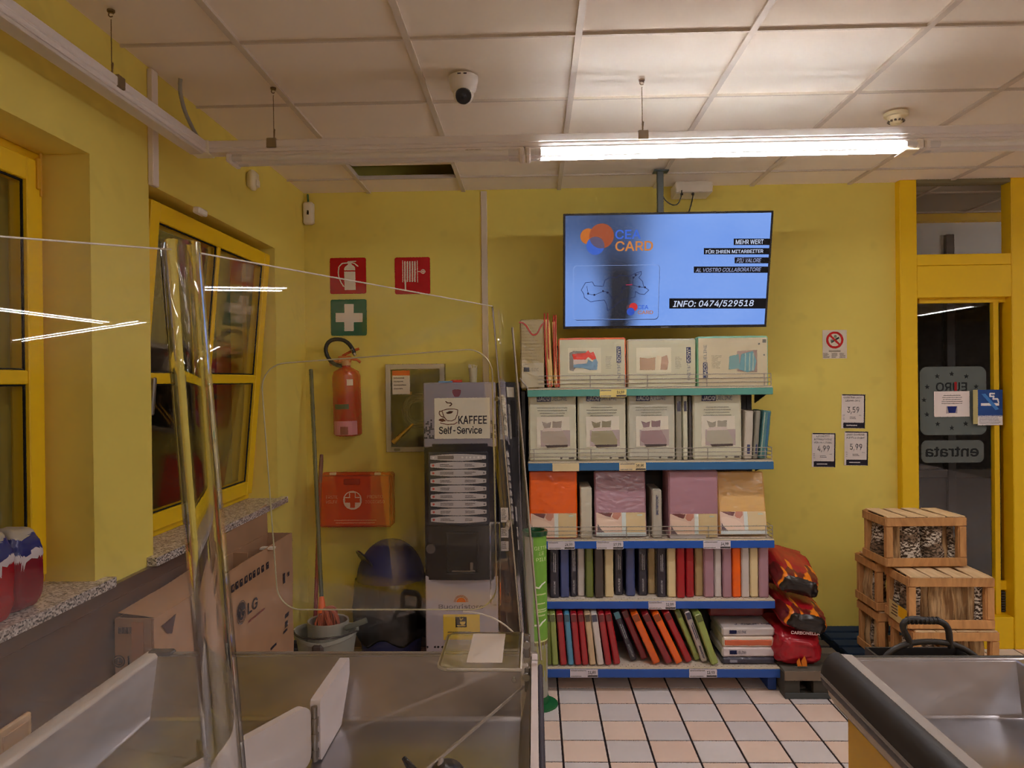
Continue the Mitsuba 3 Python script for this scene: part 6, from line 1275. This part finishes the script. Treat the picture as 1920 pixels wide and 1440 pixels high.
fl_dir = np.array([.93, .36]); fl_dir /= np.linalg.norm(fl_dir)
fpath = [B1 + uB * .0] + [B1 + (uB * (1 - t) + fl_dir * t) * .055 * t for t in np.linspace(.1, 1, 10)]
ztp = [ZS1 - .06 * max(0, (i / 10)) ** 2.2 for i in range(11)]
part(S, 'front_flange', slab(fpath, .862, ZS1, .007, ztp), 'acrylic', None, 40)
pe = fpath[-1]
part(S, 'flange_edge', cat(tube([sh3(pe[0], pe[1], .862), sh3(pe[0], pe[1], ztp[-1])], .0032, 6), tube([sh3(B1[0], B1[1], .86), sh3(B1[0], B1[1], ZS1 - .004)], .0022, 6)), 'gloss', (190, 180, 168))
part(S, 'foot_rail', cat(slab([p2, B1], ZB1 - .006, ZB1, .005), slab([A0, p0], ZB1 - .006, ZB1, .005)), 'satin', (170, 160, 152))
yb_ = 2.17
for py0, py1 in ((1188, 1232), (1248, 1296)):
    a_, b_ = at(982, py0, yb_), at(992, py1, yb_); part(S, 'clamp', box([a_[0], yb_ - .012, b_[2]], [b_[0] + .004, yb_ + .006, a_[2]], .004), 'metal', (150, 146, 144))
for py in (1209, 1269):
    q = at(987, py, yb_ - .02); part(S, 'bolt', tube([[q[0], q[1] + .004, q[2]], [q[0], q[1] - .008, q[2]]], .0105, 14), 'chrome', (206, 204, 204), 40)
q = at(963, 1275, yb_ - .02); part(S, 'bolt', tube([[q[0], q[1] + .01, q[2]], [q[0], q[1] - .004, q[2]]], .006, 10), 'chrome', (206, 204, 204), 40)
part(S, 'edge_post', box([at(996, 1300, yb_)[0] - .03, yb_ - .01, .45], [at(996, 1300, yb_)[0] - .008, yb_ + .008, .86], .003), 'satin', (206, 196, 188))
# second pane with rounded corners, hung across at the far end
C = thing('checkout_screen', 'clear acrylic pane with rounded corners hanging across behind the large bent screen', 'acrylic screen')
Yc_ = 2.26
cp = [tuple(at(x, y, Yc_)[[0, 2]]) for x, y in ((488, 684), (922, 652), (932, 1143), (522, 1143))]
cpl = sg.Polygon(cp).buffer(-.075).buffer(.075, 10)
tri = trimesh.creation.triangulate_polygon(cpl, engine='earcut'); V2 = np.c_[tri[0][:, 0], np.full(len(tri[0]), Yc_), tri[0][:, 1]]
part(C, 'sheet', trimesh.Trimesh(V2, tri[1], process=False), 'clear_sheet', None)
rg = [[x, Yc_, z] for x, z in cpl.exterior.coords]; part(C, 'edge', tube(rg, .0022, 6), 'gloss', (190, 184, 150), 50)
arc = [at(x, y, Yc_ - .02) for x, y in ((868, 1147), (896, 1150), (922, 1158), (945, 1171), (966, 1190))]
part(C, 'support_arc', tube(smoothpath(arc, 5), .0026, 6), 'gloss', (214, 206, 196), 50)
for z in (1.25, 1.62): part(C, 'standoff', tube([[B1[0] + SHR * (z - ZS1) - .012, 2.165, z], [B1[0] + SHR * (z - ZS1) - .012, Yc_ + .004, z]], .006, 10), 'chrome', (180, 176, 170), 40)
part(C, 'hanger', box([cp[2][0] - .02, Yc_ - .006, 1.0], [cp[2][0] + .012, Yc_ + .006, 1.25], .003), 'acrylic', None)
# little clear change tray
zt2 = .965; n_ = atz(820, 1252, zt2); f_ = atz(842, 1185, zt2); rgt = atz(968, 1250, zt2)
tp = sg.Polygon([(n_[0], n_[1]), (rgt[0] + .01, n_[1]), (rgt[0] + .01, f_[1]), (f_[0], f_[1])]).buffer(-.03).buffer(.03, 8).union(sg.box(rgt[0] - .05, n_[1], rgt[0] + .01, f_[1]))
k = thing('change_tray', 'small clear acrylic shelf fixed to the end of the screen above the tray', 'acrylic shelf')
m = trimesh.creation.extrude_polygon(tp, .010, engine='earcut'); m.apply_translation([0, 0, zt2 - .010]); part(k, 'plate', m, 'acrylic', None)
part(k, 'edge', tube([[x, y, zt2 - .005] for x, y in list(tp.exterior.coords)], .0045, 6), 'gloss', (196, 188, 176), 50)
part(k, 'paper', box([f_[0] + .07, n_[1] + .03, zt2 + .0005], [f_[0] + .16, f_[1] - .02, zt2 + .0015]), 'matte', (206, 194, 184))

# ------------------------------------------------------------------ cardboard box beside the counter
YL0 = 2.50; a = at(200, 1155, YL0); XLb = max(a[0], XL + .03); b_ = at(289, 1160, YL0); XRb = b_[0]; ZBx = b_[2]; YL1 = XRb / ray(548, 1010)[0] * ray(548, 1010)[1]
k = thing('cardboard_box', 'long brown television carton standing open between the left wall and the counter', 'cardboard box')
tk_ = .006
def wobble(m, s, amp=.004):
    m = trimesh.Trimesh(m.vertices, m.faces).subdivide_to_size(.09); v = m.vertices; m.vertices = v + ((np.c_[meshkit.noise(v * 6 + s, s), meshkit.noise(v * 6 + s, s + 1), meshkit.noise(v * 6 + s, s + 2)] - .5) * amp * 2); return m
part(k, 'long_side', wobble(box([XRb - tk_, YL0, .002], [XRb, YL1, ZBx]), 1), 'cardboard', None, 30)
part(k, 'long_side', wobble(box([XLb, YL0, .002], [XLb + tk_, YL1, ZBx]), 2), 'cardboard', None, 30)
part(k, 'end', wobble(box([XLb + tk_, YL0, .002], [XRb - tk_, YL0 + tk_, ZBx]), 3), 'cardboard', None, 30)
part(k, 'end', wobble(box([XLb + tk_, YL1 - tk_, .002], [XRb - tk_, YL1, ZBx]), 4), 'cardboard', None, 30)
part(k, 'bottom', box([XLb + tk_, YL0 + tk_, .002], [XRb - tk_, YL1 - tk_, .008]), 'cardboard', None)
ym = YL0 + .62
V = [[XRb - .004, YL0 + .01, ZBx - .004], [XRb - .004, ym, ZBx - .004], [XLb + .004, ym + .08, ZBx + .04], [XLb + .004, YL0 + .01, ZBx + .012]]
part(k, 'top_flap', wobble(trimesh.Trimesh(V, [[0, 1, 2], [0, 2, 3]], process=False), 5, .008), 'cardboard', None, 30)
part(k, 'top_flap', wobble(trimesh.Trimesh([[XLb + .004, ym + .3, ZBx], [XLb + .004, YL1, ZBx], [XLb - .0, YL1, ZBx + .15], [XLb - .0, ym + .3, ZBx + .10]], [[0, 1, 2], [0, 2, 3]], process=False), 6, .004), 'cardboard', None)
q0, q1, q2, q3 = at(438, 1080, 3.36), at(496, 1058, 3.36), at(494, 1036, 3.36), at(438, 1037, 3.36)
part(k, 'inner_flap', wobble(box([q0[0], 3.36, ZBx - .10], [XRb - .012, 3.366, q3[2]]), 7, .003), 'cardboard', None)
fz = at(536, 1008, YL1)[2]; fx0 = at(494, 1010, YL1)[0]
pl = sg.Polygon([(fx0, ZBx - .02), (fx0 + .03, fz - .01), (fx0 + .045, fz), (XRb - .01, fz), (XRb, fz - .02), (XRb, ZBx - .03)])
part(k, 'end_flap', front(flat(pl, .005), 0, YL1 + .004, 0), 'cardboard', None)
q = at(503, 1027, 3.6); part(k, 'label', box([q[0] - .035, 3.58, q[2] - .006], [q[0] + .03, 3.62, q[2] + .003]), 'matte', (206, 196, 180))
part(k, 'tape', box([XLb + .06, YL0 - .006, ZBx - .32], [XLb + .10, YL0 - .0045, ZBx - .01]), 'satin', (176, 126, 92))
def onside(poly, x=None, d=.0006): return mv(xf(flat(poly, d), SX), (XRb if x is None else x) + .004)
def sp_(px, py): q = ray(px, py); t = (XRb + .004) / q[0]; p = CAM + q * t; return (p[1], p[2])
INK = (40, 32, 40)
e0, e1 = sp_(445.5, 1150), sp_(465, 1145); ec = ((sp_(453, 1148)[0]), sp_(453, 1148)[1])
ry = abs(sp_(462, 1148)[0] - sp_(444.5, 1148)[0]) / 2; rz = abs(sp_(453, 1128)[1] - sp_(453, 1172)[1]) / 2
el = sa.scale(sg.Point(ec).buffer(1, 24), ry, rz); inner = sa.scale(sg.Point(ec).buffer(1, 24), ry * .84, rz * .84)
fc = shapely.union_all([sg.box(ec[0] - ry * .18, ec[1] - rz * .42, ec[0] - ry * .02, ec[1] + rz * .42), sg.box(ec[0] - ry * .18, ec[1] - rz * .42, ec[0] + ry * .28, ec[1] - rz * .28), sg.Point(ec[0] - ry * .45, ec[1] + rz * .3).buffer(ry * .13), sa.scale(sg.Point(ec).buffer(1, 24), ry * .78, rz * .78).difference(sa.scale(sg.Point(ec).buffer(1, 24), ry * .66, rz * .66)).intersection(sg.box(ec[0] - ry, ec[1] - rz, ec[0] + ry, ec[1] + rz * .05)), sg.box(ec[0] + ry * .2, ec[1] - rz * .02, ec[0] + ry * .76, ec[1] + rz * .1)])
part(k, 'emblem', onside(inner.difference(fc).union(el.difference(sa.scale(sg.Point(ec).buffer(1, 24), ry * .93, rz * .93)))), 'matte', INK)
t0, t1 = sp_(465, 1152), sp_(483, 1123)
m = text('LG', 1, 1, True); b_ = m.bounds; m.apply_transform(np.diag([(t1[0] - t0[0]) / b_[1][0], (sp_(465, 1131)[1] - t0[1]) / b_[1][1], .6, 1])); part(k, 'lettering', mv(xf(m, SX), XRb + .004, t0[0], t0[1]), 'matte', INK)
q = sp_(466, 1168); part(k, 'print', onside(sg.box(q[0], q[1], q[0] + .2, q[1] + .008)), 'matte', (120, 60, 50))
ic = []
for i, (px, py) in enumerate(((437, 1103), (445, 1097), (453, 1092), (462, 1086), (470, 1081), (477, 1076), (485, 1071), (493, 1066), (502, 1060))):
    q = sp_(px, py); ic.append(sg.box(q[0] - .018, q[1] - .016, q[0] + .012, q[1] + .016).difference(sg.box(q[0] - .008, q[1] - .006 + .004 * (i % 3), q[0] + .006, q[1] + .01)))
for px, py, dy, dz in ((533, 1084, .012, .05), (541, 1076, .012, .02), (538, 1153, .03, .02), (537, 1170, .02, .03), (535, 1183, .03, .012), (513, 1212, .04, .012)):
    q = sp_(px, py); ic.append(sg.box(q[0] - dy, q[1] - dz / 2, q[0] + dy, q[1] + dz / 2))
part(k, 'handling_marks', onside(shapely.union_all(ic)), 'matte', INK)
q = sp_(317, 1170); part(k, 'handling_marks', onside(sg.Polygon([(q[0] - .05, q[1] + .01), (q[0] + .05, q[1] + .02), (q[0] + .02, q[1] - .04), (q[0] - .01, q[1] - .03)])), 'matte', (60, 36, 40))
def onend(poly): return onto(poly, YL0 - .004, .0006)
def ep_(px, py): return tuple(at(px, py, YL0 - .004)[[0, 2]])
a, b_ = ep_(222, 1186), ep_(262, 1176); part(k, 'barcode', onend(shapely.union_all([sg.box(a[0] + i * .0044, a[1] - .004, a[0] + i * .0044 + (.0022 if i % 3 else .0034), a[1] + .018) for i in range(15)])), 'matte', (60, 40, 40))
c = ep_(223, 1240); el = sg.Point(c).buffer(.021, 20); part(k, 'emblem', onend(el.difference(sg.Point(c).buffer(.0165, 20)).union(sg.Point(c).buffer(.0145, 20).difference(sg.box(c[0] - .004, c[1] - .008, c[0] - .001, c[1] + .008)).difference(sg.box(c[0] - .004, c[1] - .008, c[0] + .006, c[1] - .005)))), 'matte', INK)
q = ep_(240, 1248); part(k, 'lettering', front(text('LG', .032, .048, True), q[0], YL0 - .004, q[1]), 'matte', INK)

# red, white and blue packets on the sill of the left window
def packet(label, x0, x1, y0, y1, z0, h, seed, reds):
    k = thing('packet', label, 'packet')
    m = trimesh.creation.icosphere(4, 1.0); v = np.sign(m.vertices) * np.abs(m.vertices) ** np.array([.38, .38, .5]); v /= np.abs(v).max(0)
    z = (v[:, 2] + 1) / 2; s = 1 - .45 * np.clip(z - .72, 0, 1)
    P = np.c_[(x0 + x1) / 2 + v[:, 0] * (x1 - x0) / 2 * s, (y0 + y1) / 2 + v[:, 1] * (y1 - y0) / 2 * s, z0 + z * h]
    nrm = trimesh.Trimesh(P, m.faces, process=False).vertex_normals; P = P + nrm * ((meshkit.fbm(P * 34 + seed, 3, seed) - .5) * .014)[:, None]; P[:, 2] = np.maximum(P[:, 2], z0 + .0005)
    fz = z[m.faces].mean(1) + .03 * np.sin(P[m.faces].mean(1)[:, 1] * 60 + seed)
    for n, lo, hi, c in (('red_field', -1, .60, reds), ('white_band', .60, .71, (206, 196, 200)), ('blue_field', .71, .90, (30, 36, 104)), ('clear_top', .90, 2, (170, 162, 150))):
        f = m.faces[(fz >= lo) & (fz < hi)]; t = trimesh.Trimesh(P, f, process=False); t.remove_unreferenced_vertices(); part(k, n, t, 'film', c, True)
    return k
zs = ZSILL + .0295
packet('red, white and blue plastic packet on the sill, nearest the window corner', XL - .13, XL + .0, 2.06, 2.20, zs, .235, 1, (120, 20, 36))
packet('red, white and blue plastic packet on the window sill, second from the window corner', XL - .11, XL + .012, 1.93, 2.055, zs, .25, 2, (150, 22, 34))
packet('red, white and blue plastic packet on the sill, cut off by the photo edge', XL - .10, XL + .02, 1.78, 1.925, zs, .25, 3, (190, 26, 36))
# socket plate on the dado
a = atx(52, 1333, XL + .02); b_ = atx(0, 1372, XL + .02)
k = thing('wall_socket', 'cream socket plate on the dark dado at the lower left', 'wall socket')
part(k, 'plate', box([XL + .0225 - .005, a[1] - .13, a[2] - .115], [XL + .032, a[1], a[2]], .004), 'satin', (214, 178, 136)); part(k, 'cover', box([XL + .032, a[1] - .118, a[2] - .098], [XL + .0355, a[1] - .018, a[2] - .018], .002), 'satin', (202, 164, 124))
